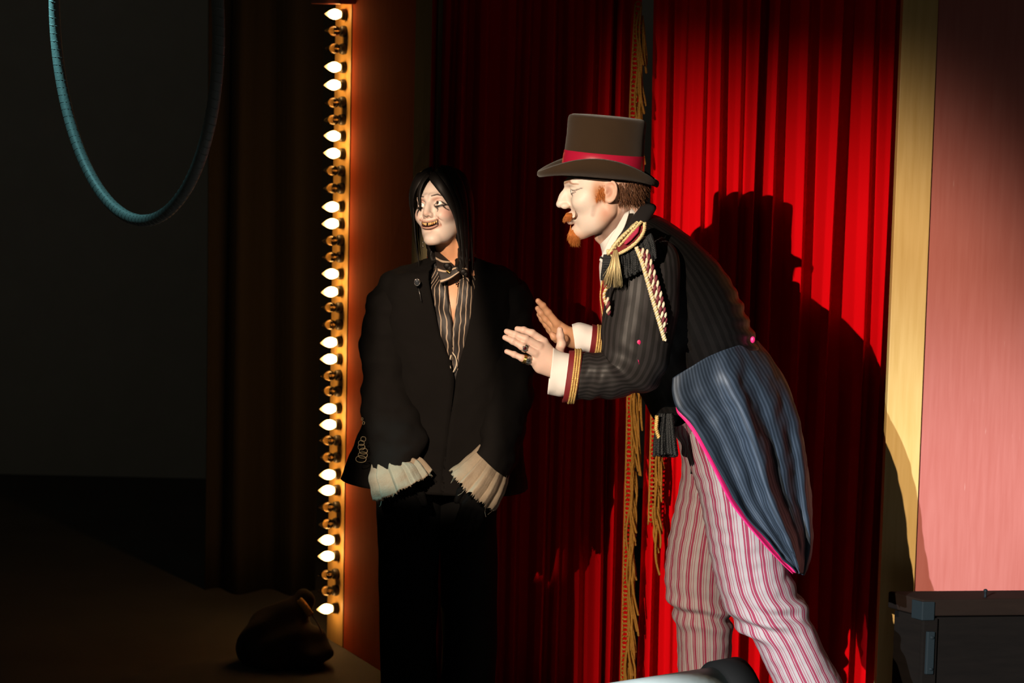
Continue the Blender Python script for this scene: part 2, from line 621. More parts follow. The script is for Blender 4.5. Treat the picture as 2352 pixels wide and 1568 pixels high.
# ================================================================== THE SETTING
def streak_paint(name, c1, c2, rough=0.45, scale=6.0, scr=None, spec=0.5):
    """brushed-on scenery paint: vertical strokes, scuffs"""
    m, nt, b = new_mat(name)
    tc = N(nt, 'ShaderNodeTexCoord')
    mp = N(nt, 'ShaderNodeMapping'); mp.inputs['Scale'].default_value = (14, 14, 0.9)
    nt.links.new(tc.outputs['Object'], mp.inputs[0])
    n1 = N(nt, 'ShaderNodeTexNoise'); n1.inputs['Scale'].default_value = scale; n1.inputs['Detail'].default_value = 7
    nt.links.new(mp.outputs[0], n1.inputs[0])
    n2 = N(nt, 'ShaderNodeTexNoise'); n2.inputs['Scale'].default_value = 1.7; n2.inputs['Detail'].default_value = 4
    nt.links.new(tc.outputs['Object'], n2.inputs[0])
    ad = N(nt, 'ShaderNodeMath', operation='MULTIPLY_ADD')
    nt.links.new(n1.outputs[0], ad.inputs[0]); ad.inputs[1].default_value = 0.55
    ml = N(nt, 'ShaderNodeMath', operation='MULTIPLY'); nt.links.new(n2.outputs[0], ml.inputs[0]); ml.inputs[1].default_value = 0.45
    nt.links.new(ml.outputs[0], ad.inputs[2])
    mr = N(nt, 'ShaderNodeMapRange'); nt.links.new(ad.outputs[0], mr.inputs[0])
    mr.inputs[1].default_value = 0.3; mr.inputs[2].default_value = 0.7
    mx = N(nt, 'ShaderNodeMix', data_type='RGBA')
    mx.inputs[6].default_value = (*c1, 1); mx.inputs[7].default_value = (*c2, 1)
    nt.links.new(mr.outputs[0], mx.inputs[0])
    last = mx.outputs[2]
    if scr:
        mp2 = N(nt, 'ShaderNodeMapping'); mp2.inputs['Scale'].default_value = (30, 30, 2.2)
        nt.links.new(tc.outputs['Object'], mp2.inputs[0])
        n3 = N(nt, 'ShaderNodeTexNoise'); n3.inputs['Scale'].default_value = 4; n3.inputs['Detail'].default_value = 8
        nt.links.new(mp2.outputs[0], n3.inputs[0])
        m3 = N(nt, 'ShaderNodeMapRange'); nt.links.new(n3.outputs[0], m3.inputs[0])
        m3.inputs[1].default_value = 0.70; m3.inputs[2].default_value = 0.78
        m3.inputs[4].default_value = 0.6
        mx2 = N(nt, 'ShaderNodeMix', data_type='RGBA')
        nt.links.new(m3.outputs[0], mx2.inputs[0]); nt.links.new(last, mx2.inputs[6]); mx2.inputs[7].default_value = (*scr, 1)
        last = mx2.outputs[2]
    nt.links.new(last, b.inputs['Base Color'])
    b.inputs['Roughness'].default_value = rough
    b.inputs['Specular IOR Level'].default_value = spec
    bp = N(nt, 'ShaderNodeBump'); bp.inputs['Strength'].default_value = 0.2; bp.inputs['Distance'].default_value = 0.002
    nt.links.new(n1.outputs[0], bp.inputs['Height']); nt.links.new(bp.outputs[0], b.inputs['Normal'])
    return m


M_RED = streak_paint('red_scenery_paint', (0.37, 0.100, 0.080), (0.44, 0.145, 0.122), 0.36, scr=(0.62, 0.42, 0.36))
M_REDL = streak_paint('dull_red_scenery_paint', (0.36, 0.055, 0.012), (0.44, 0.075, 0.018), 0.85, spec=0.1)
M_GOLDD = streak_paint('shaded_gold_scenery_paint', (0.20, 0.17, 0.09), (0.26, 0.22, 0.12), 0.85, spec=0.1)  # darker copy of the gold: shade on the inner strip mixed into the colour
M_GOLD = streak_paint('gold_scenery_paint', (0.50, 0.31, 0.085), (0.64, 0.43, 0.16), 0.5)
M_FLOOR = mat('black_stage_floor', (0.075, 0.072, 0.068), 0.85, var=0.4, vscale=3, bump=0.2, bscale=60)
M_BLACKDRAPE = mat('black_serge', (0.036, 0.029, 0.022), 0.95, bump=0.3, bscale=400)
M_BLUEGREY = mat('blue_grey_canvas', (0.05, 0.065, 0.085), 0.85, var=0.2)
M_VELVET = mat('red_curtain_cloth', (0.58, 0.0012, 0.0045), 0.9, bump=0.25, bscale=600, var=0.10, vscale=14, stretch=(1, 1, 0.12), spec=0.04)
M_BULLION = mat('old_gold_bullion', (0.36, 0.165, 0.018), 0.55, metal=0.2, bump=0.2, bscale=900)

M_BACK = mat('pale_back_wall', (0.72, 0.71, 0.69), 0.95, var=0.1)  # pale colour stands in for a lifted black under the faint ambient
wb = MB().box((0, 11.0, 2.5), 12, 0.1, 5).build('wall_back', M_BACK, smooth=False)
tag(wb, 'unlit back wall of the stage', kind='structure')
floor_o = MB().box((0, 7.5, -0.05), 12, 9, 0.1).build('floor', M_FLOOR, smooth=False)
tag(floor_o, 'black painted stage floor', kind='structure')

# --- painted flat on the left, turned away from the house (its gold edge carries the bulbs)
o3 = P(763, 700, 8.1); i3 = P(997, 700, 7.36)
FO, FI = Vector((o3.x, o3.y, 0)), Vector((i3.x, i3.y, 0))
FD = (FI - FO); FLEN = FD.length; FD.normalize()
FN = Vector((FD.y, -FD.x, 0))          # faces left and towards the house
if FN.y > 0: FN = -FN


def flat_t(px, py):
    lo, hi = -0.5, 1.5
    for _ in range(40):
        m = (lo + hi) / 2
        p = FO + FD * (FLEN * m)
        z = P(px, py, p.y).z
        x = PIX((p.x, p.y, z))[0]
        if x < px: lo = m
        else: hi = m
    return (lo + hi) / 2 * FLEN


T1, T2 = flat_t(800, 700), flat_t(945, 700)
FTOP = P(760, -150, 8.1).z


def slab(name, a, b, z0, z1, thick, proud, material, kind='structure', label=None, bevel=0.002):
    """upright board on the left flat between a and b metres along it"""
    c = FO + FD * ((a + b) / 2) - FN * (thick / 2 - proud) + Vector((0, 0, (z0 + z1) / 2))
    o = MB().box((0, 0, 0), b - a, thick, z1 - z0).build(name, material, smooth=False, bevel=bevel)
    o.location = c
    o.rotation_euler = (0, 0, math.atan2(FD.y, FD.x))
    tag(o, label, kind=kind)
    return o


slab('wall_left', T1, T2, 0, FTOP, 0.04, 0.0, M_REDL, label='dark red painted scenery flat behind the black-haired performer')
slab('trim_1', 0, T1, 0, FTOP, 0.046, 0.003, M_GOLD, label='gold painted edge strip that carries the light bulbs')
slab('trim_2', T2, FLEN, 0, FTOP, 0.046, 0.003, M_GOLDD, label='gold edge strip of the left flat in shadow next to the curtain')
zc = P(745, 9, 8.05).z
cor = slab('trim_3', -0.09, 0.16, zc, zc + 0.16, 0.10, 0.05, M_RED, label='red cornice block above the topmost bulb')

# --- painted flat on the right, facing the house
YR = 7.0
gl, gr = P(2046, 700, YR), P(2126, 700, YR)
wr = MB().box(((gr.x + 2.6) / 2, YR + 0.02, 1.3), 2.6 - gr.x, 0.04, 2.6).build('wall_right', M_RED, smooth=False, bevel=0.002)
tag(wr, 'red painted scenery flat at the right, lit from pink to brown', kind='structure')
tr = MB().box(((gr.x + gl.x) / 2, YR + 0.015, 1.3), gr.x - gl.x, 0.046, 2.6).build('trim_4', M_GOLD, smooth=False, bevel=0.0015)
tag(tr, 'gold painted edge strip between red curtain and right flat', kind='structure')

# --- dark masking at the left back
def drape_points(x0, x1, Y, z0, z1, amp, period, seed, cols=160, rows=14):
    rng = np.random.RandomState(seed)
    xs = np.linspace(x0, x1, cols)
    ph = np.cumsum(rng.uniform(0.7, 1.3, cols)) / cols * (x1 - x0) / period * 2 * PI
    zs = np.linspace(z1, z0, rows)
    A = np.empty((rows, cols, 3))
    for i, z in enumerate(zs):
        k = i / (rows - 1)
        A[i, :, 0] = xs + 0.01 * np.sin(ph * 0.5 + 2 * k)
        A[i, :, 1] = Y + amp * (0.7 + 0.3 * k) * np.sin(ph + 0.35 * np.sin(2.5 * k + ph * 0.3))
        A[i, :, 2] = z
    return A


bl = P(470, 700, 8.75); br = P(727, 700, 8.75)
dm = grid('masking_drape', drape_points(bl.x, br.x, 8.75, 0.0, 2.6, 0.05, 0.17, 3), M_BLACKDRAPE, solid=0.004)
tag(dm, 'black masking drape hanging left of the bulbs', 'drape')
b0, b1 = P(715, 700, 9.3), P(800, 700, 9.3)
bg = MB().box(((b0.x + b1.x) / 2, 9.3, 1.2), b1.x - b0.x, 0.03, 2.4).build('scenery_board', M_BLUEGREY, smooth=False, bevel=0.003)
tag(bg, 'dark blue-grey board seen behind the bulb strip', 'scenery board')

# --- red curtains
YC = 7.33


def curtain_profile(folds, x_end, y0=0.0):
    """folds: (x of the crest, fall behind it); returns dense x, y of the cloth in plan"""
    xs, ys = [], []
    for k, (x, d) in enumerate(folds):
        d = d * 1.55
        xs.append(x); ys.append(-d * 0.55)
        xs.append(x + 0.006 + 0.05 * d); ys.append(d * 0.45)
        nx = folds[k + 1][0] if k + 1 < len(folds) else x_end
        nd = 1.55 * folds[k + 1][1] if k + 1 < len(folds) else 0.01
        xs.append(x + (nx - x) * 0.45); ys.append(0.40 * d)
        xs.append(x + (nx - x) * 0.72); ys.append(-nd * 0.38)
    xs.append(x_end); ys.append(0)
    q = np.linspace(xs[0], xs[-1], 520)
    y = np.interp(q, xs, ys)
    ker = np.exp(-np.linspace(-2, 2, 9) ** 2); ker /= ker.sum()
    y = np.convolve(np.pad(y, 4, mode='edge'), ker, mode='valid')
    return q, y


def cpx(px, y=300):
    return P(px, y, YC).x


def curtain_points(q, y, zt, zb, seed, rows=60, sway=0.012):
    rng = np.random.RandomState(seed)
    zs = np.linspace(zt, zb, rows)
    A = np.empty((rows, len(q), 3))
    a1, a2, a3 = rng.uniform(0, 6, 3)
    for i, z in enumerate(zs):
        k = i / (rows - 1)
        mod = 0.80 + 0.35 * np.sin(q * 9 + a1 + 1.2 * k) * 0.5 + 0.25 * k
        A[i, :, 0] = q + sway * np.sin(q * 7 + a2) * (k - 0.4) + 0.004 * np.sin(5 * k + q * 30 + a3)
        A[i, :, 1] = YC + y * mod + 0.004 * np.sin(q * 40 + 6 * k + a3) * k
        A[i, :, 2] = z
    return A


ZT, ZB = 2.35, 0.02
right_folds = [(1496, .010), (1526, .04), (1570, .006), (1618, .020), (1654, .040), (1697, .022), (1732, .075), (1781, .066), (1846, .078), (1919, .095), (1999, .042), (2040, .06)]
rf = [(cpx(x), d) for x, d in right_folds]
q, y = curtain_profile(rf, cpx(2085))
CR = empty('stage_curtain', (cpx(1790), YC, 0))
tag(CR, 'bright red stage curtain behind the man in the top hat', 'curtain', 'red stage curtains')
grid('cloth', curtain_points(q, y, ZT, ZB, 1), M_VELVET, CR)
lf = []
x = 985
rng = np.random.RandomState(12)
while x < 1440:
    lf.append((cpx(x), rng.choice([.02, .035, .05, .07])))
    x += rng.uniform(26, 62)
q2, y2 = curtain_profile(lf, cpx(1470))
CL = empty('stage_curtain', (cpx(1230), YC, 0))
tag(CL, 'dark red stage curtain in shadow behind the black-haired performer', 'curtain', 'red stage curtains')
A = curtain_points(q2, y2, ZT, ZB, 5)
A[..., 1] += 0.015
grid('cloth', A, M_VELVET, CL)

# fringe: braided heading down the leading edge and hanging twisted cords
def cord_mesh(name, L, seed):
    rng = np.random.RandomState(seed)
    n = 14
    s = np.linspace(0, 1, n)
    path = np.stack([0.013 * s ** 1.5 + 0.003 * np.sin(s * 5 + seed), -0.012 * np.sin(s * PI) - 0.004, -L * s], 1)
    v, f, k = [], [], 0
    for vv, ff in rope_arrays(path, 0.0019, 2, 0.0085, n=5, step=0.0017, r_strand=0.0019):
        v.append(vv); f += [tuple(a + k for a in t) for t in ff]; k += len(vv)
    me = bpy.data.meshes.new(name)
    me.from_pydata(np.concatenate(v).tolist(), [], f)
    me.polygons.foreach_set('use_smooth', [True] * len(me.polygons))
    me.materials.append(M_BULLION)
    return me


CORDS = [cord_mesh('fringe_cord', L, i) for i, L in enumerate((0.125, 0.145, 0.16, 0.135))]
SHORT = [cord_mesh('fringe_cord', L, i + 9) for i, L in enumerate((0.095, 0.11))]


def fringe(parent, pixels, spacing, meshes, seed, heading=True, spread=0.02):
    """pixels: line of the heading down the photograph"""
    rng = np.random.RandomState(seed)
    pts = [P(x, yy, YC - 0.055) for x, yy in pixels]
    D = catmull([p[:] for p in pts], 200)
    seg = np.linalg.norm(np.diff(D, axis=0), axis=1); L = np.concatenate([[0], np.cumsum(seg)])
    k = int(L[-1] / spacing)
    mb = MB()
    for i in range(int(L[-1] / 0.0125)):            # knotted braid
        s = i * 0.0125
        c = [np.interp(s, L, D[:, a]) for a in range(3)]
        th = np.linspace(0, 2 * PI, 12, endpoint=False)
        loop = [(c[0] + 0.008 * math.cos(t), c[1] - 0.002 + 0.003 * math.cos(2 * t + i), c[2] + 0.0078 * math.sin(t)) for t in th]
        mb.tube(loop, 0.0021, 5, closed=True)
    mb.tube([(p[0] - 0.009, p[1], p[2]) for p in D[::4]], 0.0022, 5)
    mb.tube([(p[0] + 0.009, p[1], p[2]) for p in D[::4]], 0.0022, 5)
    h = mb.build('fringe_heading', M_BULLION, parent)
    h['kind'] = 'stuff'
    for i in range(k):
        s = (i + 0.5) * spacing
        c = Vector([np.interp(s, L, D[:, a]) for a in range(3)])
        o = bpy.data.objects.new('fringe_cord', meshes[rng.randint(len(meshes))])
        COL.objects.link(o)
        o.location = (c.x + rng.uniform(0.004, spread), c.y - rng.uniform(0, 0.012), c.z)
        o.rotation_euler = (rng.uniform(-.06, .06), rng.uniform(-0.06, 0.06), rng.uniform(-0.6, 0.6))
        attach(o, h)


fringe(CL, [(1466, 10), (1459, 140), (1453, 290), (1452, 600), (1448, 900), (1440, 1250), (1432, 1600)], 0.0125, CORDS, 3, spread=0.018)
fringe(CR, [(1505, 860), (1502, 980), (1499, 1100), (1496, 1210)], 0.013, SHORT + CORDS[:2], 4, spread=0.015)

# ================================================================== LIGHT BULBS
BULB_Y = [33, 72, 112, 155, 194, 234, 274, 313, 353, 392, 432, 474, 512, 551, 590, 629, 668, 706, 745, 784, 824, 861, 898, 937, 974, 1011, 1050, 1088, 1125, 1163, 1200, 1239, 1276, 1317, 1355, 1396]
LIT = lambda i: i % 4 in (0, 3)
M_LIT = mat('glowing_bulb_glass', (0.9, 0.7, 0.45), 0.2, emit=(1.0, 0.50, 0.15), estr=19.0)
_nt = M_LIT.node_tree                       # the filament sits low in the bulb: glass dims towards the tip
_tc = N(_nt, 'ShaderNodeTexCoord'); _sx = N(_nt, 'ShaderNodeSeparateXYZ'); _mr = N(_nt, 'ShaderNodeMapRange')
_nt.links.new(_tc.outputs['Object'], _sx.inputs[0]); _nt.links.new(_sx.outputs[0], _mr.inputs[0])
_mr.interpolation_type = 'SMOOTHSTEP'
_mr.inputs[1].default_value, _mr.inputs[2].default_value, _mr.inputs[3].default_value, _mr.inputs[4].default_value = 0.032, 0.069, 26.0, 1.2
_nt.links.new(_mr.outputs[0], _nt.nodes['Principled BSDF'].inputs['Emission Strength'])
m_, nt_, b_ = new_mat('clear_bulb_glass')
b_.inputs['Base Color'].default_value = (1.0, 0.93, 0.80, 1)
b_.inputs['Roughness'].default_value = 0.03
b_.inputs['Transmission Weight'].default_value = 1.0
b_.inputs['IOR'].default_value = 1.35
M_CLEAR = m_
M_SOCKET = mat('black_bulb_socket', (0.02, 0.018, 0.015), 0.5)
M_FILA = mat('bulb_filament_mount', (0.45, 0.30, 0.12), 0.35, metal=0.8)


def lathe_mesh(name, prof, n, material):
    """profile (axial, radius) turned round local X"""
    V_, F_ = [], []
    for (a, r) in prof:
        for j in range(n):
            t = 2 * PI * j / n
            V_.append((a, r * math.cos(t), r * math.sin(t)))
    for i in range(len(prof) - 1):
        for j in range(n):
            F_.append((i * n + j, i * n + (j + 1) % n, (i + 1) * n + (j + 1) % n, (i + 1) * n + j))
    F_.append(tuple(range(n - 1, -1, -1)))
    F_.append(tuple((len(prof) - 1) * n + j for j in range(n)))
    me = bpy.data.meshes.new(name)
    me.from_pydata(V_, [], F_)
    me.polygons.foreach_set('use_smooth', [True] * len(me.polygons))
    me.materials.append(material)
    return me


glass_prof = [(0.017, 0.0095), (0.021, 0.0115), (0.027, 0.0145), (0.034, 0.0160), (0.041, 0.0155), (0.048, 0.0130), (0.055, 0.0093), (0.060, 0.0060), (0.065, 0.0030), (0.068, 0.0008)]
ME_LIT = lathe_mesh('bulb_glass', glass_prof, 16, M_LIT)
ME_CLEAR = lathe_mesh('bulb_glass', glass_prof, 16, M_CLEAR)
ME_SOCK = lathe_mesh('bulb_socket', [(0.0, 0.0165), (0.006, 0.0175), (0.013, 0.0165), (0.017, 0.0150), (0.0175, 0.0100)], 16, M_SOCKET)
fm = MB()
fm.tube([(0.018, -0.003, 0), (0.034, -0.005, 0.001)], 0.0007, 4)
fm.tube([(0.018, 0.003, 0), (0.034, 0.005, -0.001)], 0.0007, 4)
fm.tube([(0.034, -0.005, 0.001), (0.037, 0, 0), (0.034, 0.005, -0.001)], 0.0008, 4)
fo = fm.build('bulb_filament', M_FILA)
ME_FILA = fo.data
bpy.data.objects.remove(fo)
ORD = ['topmost', 'second', 'third', 'fourth', 'fifth', 'sixth', 'seventh', 'eighth', 'ninth', 'tenth', 'eleventh', 'twelfth', 'thirteenth', 'fourteenth', 'fifteenth', 'sixteenth', 'seventeenth', 'eighteenth', 'nineteenth', 'twentieth', 'twenty-first', 'twenty-second', 'twenty-third', 'twenty-fourth', 'twenty-fifth', 'twenty-sixth', 'twenty-seventh', 'twenty-eighth', 'twenty-ninth', 'thirtieth', 'thirty-first', 'thirty-second', 'thirty-third', 'thirty-fourth', 'thirty-fifth', 'lowest']
TB = flat_t(787, 700)
bp_ = FO + FD * TB + FN * 0.003
BROT = math.atan2(FN.y, FN.x)
for i, by in enumerate(BULB_Y):
    z = P(775, by, bp_.y).z
    o = empty('light_bulb', (bp_.x, bp_.y, z))
    rng = np.random.RandomState(40 + i)
    o.rotation_euler = (0, math.radians(rng.uniform(-3, 3)), BROT + math.radians(rng.uniform(-3, 3)))
    st = 'glowing warm white' if LIT(i) else 'unlit clear glass'
    where = ORD[i] + (' bulb of the vertical strip' if i in (0, 35) else ' bulb from the top of the strip')
    tag(o, '%s pointed bulb, %s' % (st, where), 'light bulb', 'bulbs on the gold strip')
    for nm, me in (('bulb_glass', ME_LIT if LIT(i) else ME_CLEAR), ('bulb_socket', ME_SOCK)) + (() if LIT(i) else (('bulb_filament', ME_FILA),)):
        c = bpy.data.objects.new(nm, me)
        COL.objects.link(c)
        c.parent = o

# ================================================================== AERIAL HOOP
M_HOOP = mat('taped_hoop', (0.15, 0.165, 0.16), 0.55, var=0.2, vscale=30, bump=0.3, bscale=150)
hc = P(0, 30, 6.0); hc.x = -0.885
HR = 0.465
ha = math.radians(-58.3)
hd1 = Vector((math.cos(ha), math.sin(ha), 0.0)); hd2 = Vector((-0.045, 0.05, 1)).normalized()
HOOP = empty('aerial_hoop', (hc.x, hc.y, hc.z - HR))
tag(HOOP, 'taped aerial hoop hanging in the dark, teal lit on one side', 'hoop')
th = np.linspace(0, 2 * PI, 240, endpoint=False)
path = [hc + hd1 * (HR * math.cos(t)) + hd2 * (HR * math.sin(t)) for t in th]
mb = MB(); mb.tube(path, 0.0135, 12, closed=True); mb.build('ring_tube', M_HOOP, HOOP)
mb = MB()
ax = hd1.cross(hd2).normalized()
turns = 150
s = np.linspace(0, 2 * PI, turns * 10)
wp = []
for t in s:
    c = hc + hd1 * (HR * math.cos(t)) + hd2 * (HR * math.sin(t))
    rad = (hd1 * math.cos(t) + hd2 * math.sin(t))
    a = turns * t
    wp.append(c + rad * (0.0133 * math.cos(a)) + ax * (0.0133 * math.sin(a)))
mb.tube(wp, 0.0012, 4); mb.build('tape_wrap', M_HOOP, HOOP)
mb = MB(); top = hc + hd2 * HR
mb.box((top.x, top.y, top.z + 0.35), 0.03, 0.012, 0.72); mb.build('hanging_strap', M_BLACKDRAPE, HOOP, smooth=False)

# ================================================================== TRUNK, right
M_TRUNK = mat('shaded_dark_wood', (0.0035, 0.0024, 0.0018), 0.85, spec=0.08, var=0.4, vscale=12, stretch=(1, 1, 6), bump=0.2, bscale=80)  # trunk woods and steel near black: shade outside the beam put into their colour
M_TRUNK2 = mat('shaded_brown_lid_wood', (0.009, 0.0046, 0.0028), 0.85, spec=0.1, var=0.35, vscale=10, stretch=(1, 1, 5))
M_IRON = mat('shaded_blue_steel', (0.006, 0.010, 0.012), 0.6, spec=0.15)
ztop = P(2120, 1377, 6.75).z
fl, bk, fr = PZ(2120, 1377, ztop), PZ(2040, 1357, ztop), PZ(2352, 1375, ztop)
ex = (fr - fl); ex.z = 0; ex.normalize()
ey = Vector((-ex.y, ex.x, 0))
dep = (bk - fl).dot(ey); shift = (bk - fl).dot(ex)
TR = empty('wooden_trunk', (fl + ex * 0.35 + ey * dep / 2).to_tuple()[:2] + (0,))
tag(TR, 'dark wooden trunk with steel fittings standing before the right flat', 'trunk')


def trunk_box(name, x0, x1, y0, y1, z0, z1, m, parent, bevel=0.003):
    mb = MB()
    v = []
    for xx in (x0, x1):
        for yy in (y0, y1):
            for zz in (z0, z1):
                p = fl + ex * (xx + shift * yy / dep) + ey * yy
                v.append((p.x, p.y, zz))
    mb.add(v, [(0, 1, 3, 2), (4, 6, 7, 5), (0, 4, 5, 1), (2, 3, 7, 6), (0, 2, 6, 4), (1, 5, 7, 3)])
    return mb.build(name, m, parent, smooth=False, bevel=bevel)


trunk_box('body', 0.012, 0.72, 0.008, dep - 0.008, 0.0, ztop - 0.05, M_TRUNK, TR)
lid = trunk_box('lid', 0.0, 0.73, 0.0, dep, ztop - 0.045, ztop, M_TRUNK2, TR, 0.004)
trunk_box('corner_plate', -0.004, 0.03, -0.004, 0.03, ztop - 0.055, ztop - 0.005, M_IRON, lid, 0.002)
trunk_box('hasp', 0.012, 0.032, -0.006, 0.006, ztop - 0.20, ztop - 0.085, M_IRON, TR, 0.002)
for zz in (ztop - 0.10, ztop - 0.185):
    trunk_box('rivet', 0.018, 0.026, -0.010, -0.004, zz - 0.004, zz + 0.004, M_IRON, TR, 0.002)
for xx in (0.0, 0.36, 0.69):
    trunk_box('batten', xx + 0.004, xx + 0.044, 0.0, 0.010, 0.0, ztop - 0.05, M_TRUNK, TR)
kp = PZ(2263, 1371, ztop)
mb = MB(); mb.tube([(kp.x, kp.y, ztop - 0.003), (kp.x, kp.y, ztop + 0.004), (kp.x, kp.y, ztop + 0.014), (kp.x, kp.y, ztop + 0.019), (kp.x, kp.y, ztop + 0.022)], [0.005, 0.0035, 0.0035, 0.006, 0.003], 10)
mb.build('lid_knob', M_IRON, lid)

# ================================================================== LAMP CAN, bottom
M_CAN = mat('grey_painted_can', (0.50, 0.60, 0.60), 0.5, var=0.15, vscale=9, bump=0.15, bscale=40)
M_BLACKMETAL = mat('black_metal', (0.005, 0.005, 0.005), 0.75, spec=0.1)
c1, c0 = P(1676, 1622, 5.62), P(1240, 1690, 5.42)
axd = (c1 - c0).normalized()
LC = empty('stage_lamp', (c0.x * .5 + c1.x * .5, c0.y * .5 + c1.y * .5, 0))
tag(LC, 'pale grey cylindrical lamp can with black front ring at the bottom edge', 'lamp')
LEN = (c1 - c0).length
mb = MB(); mb.tube([c0 + axd * s for s in (-0.02, 0, 0.02, LEN * .5, LEN - 0.03)], [0.05, 0.075, 0.088, 0.090, 0.091], 40); mb.build('can', M_CAN, LC)
mb = MB(); mb.tube([c0 + axd * s for s in (LEN - 0.035, LEN - 0.03, LEN + 0.03, LEN + 0.03, LEN - 0.02)], [0.0905, 0.104, 0.106, 0.098, 0.092], 40); mb.build('front_ring', M_BLACKMETAL, LC)
mid = c0 + axd * LEN * 0.5
sd = axd.cross(Vector((0, 0, 1))).normalized()
mb = MB(); mb.tube([mid + sd * 0.115 + Vector((0, 0, 0.02)), mid + sd * 0.115, mid + sd * 0.115 - Vector((0, 0, 0.16)), mid - sd * 0.115 - Vector((0, 0, 0.16)), mid - sd * 0.115, mid - sd * 0.115 + Vector((0, 0, 0.02))], 0.009, 8)
mb.tube([mid + sd * 0.12, mid + sd * 0.085], 0.014, 10); mb.tube([mid - sd * 0.12, mid - sd * 0.085], 0.014, 10)
mb.build('yoke', M_BLACKMETAL, LC)
mb = MB(); mb.tube([(mid.x, mid.y, mid.z - 0.165), (mid.x, mid.y, 0.02)], 0.014, 10); mb.build('stand_pole', M_BLACKMETAL, LC)
mb = MB(); mb.tube([(mid.x, mid.y, 0.03), (mid.x, mid.y, 0.022), (mid.x, mid.y, 0.0)], [0.03, 0.15, 0.155], 28); mb.build('stand_base', M_BLACKMETAL, LC)

# ================================================================== DARK CLOTH BUNDLE by the bulbs
M_DKBROWN = mat('dark_brown_cloth', (0.022, 0.016, 0.011), 0.9, bump=0.4, bscale=120)
M_GOLDBR = mat('gold_braid', (0.75, 0.42, 0.07), 0.4, metal=0.35, bump=0.5, bscale=700)
bc = P(668, 1405, 7.75)
BU = empty('cloth_bundle', (bc.x, bc.y, 0))
tag(BU, 'dark cloth bundle with gold braid on the floor at the foot of the bulb strip', 'bundle')


def bundle_sdf(p):
    d = s_ell(p, (bc.x - 0.03, bc.y, 0.06), (0.13, 0.11, 0.09))
    d = smin(d, s_cone(p, (bc.x - 0.06, bc.y, 0.10), (bc.x + 0.03, bc.y + 0.02, 0.185), 0.07, 0.035), 0.05)
    d = smin(d, s_ell(p, (bc.x + 0.04, bc.y - 0.02, 0.04), (0.09, 0.08, 0.05)), 0.04)
    w = p * np.float32(38.0)
    return d + 0.010 * np.sin(w[:, 0] + 1.5 * np.sin(w[:, 2] * 0.7)) * np.sin(w[:, 2] * 0.5 + w[:, 1])


v, f = surface_net(bundle_sdf, (bc.x - .22, bc.y - .18, 0.001), (bc.x + .2, bc.y + .18, .36), 0.008)
mesh_obj('cloth', v, f, M_DKBROWN, BU)
mb = MB()
for vv, ff in rope_arrays([P(689, 1378, 7.62), P(701, 1393, 7.61), P(713, 1411, 7.61)], 0.0055, 3, 0.02, r_strand=0.0055): mb.add(vv, ff)
mb.build('gold_cord', M_GOLDBR, BU)
mb = MB(); mb.tube([P(713, 1408, 7.61), P(724, 1422, 7.61), P(734, 1440, 7.61), P(740, 1454, 7.63)], 0.0022, 6); mb.build('thin_cord', mat('pale_cord', (0.35, 0.26, 0.16), 0.7), BU)
# ================================================================== PEOPLE: shared builders
M_SKIN = paint_mat('painted_skin', 0.48, sss=0.12)


def frame(face, up):
    """columns: forward, left, up"""
    f = Vector(face).normalized()
    l = Vector(up).cross(f).normalized()
    u = f.cross(l).normalized()
    return Matrix((f, l, u)).transposed()


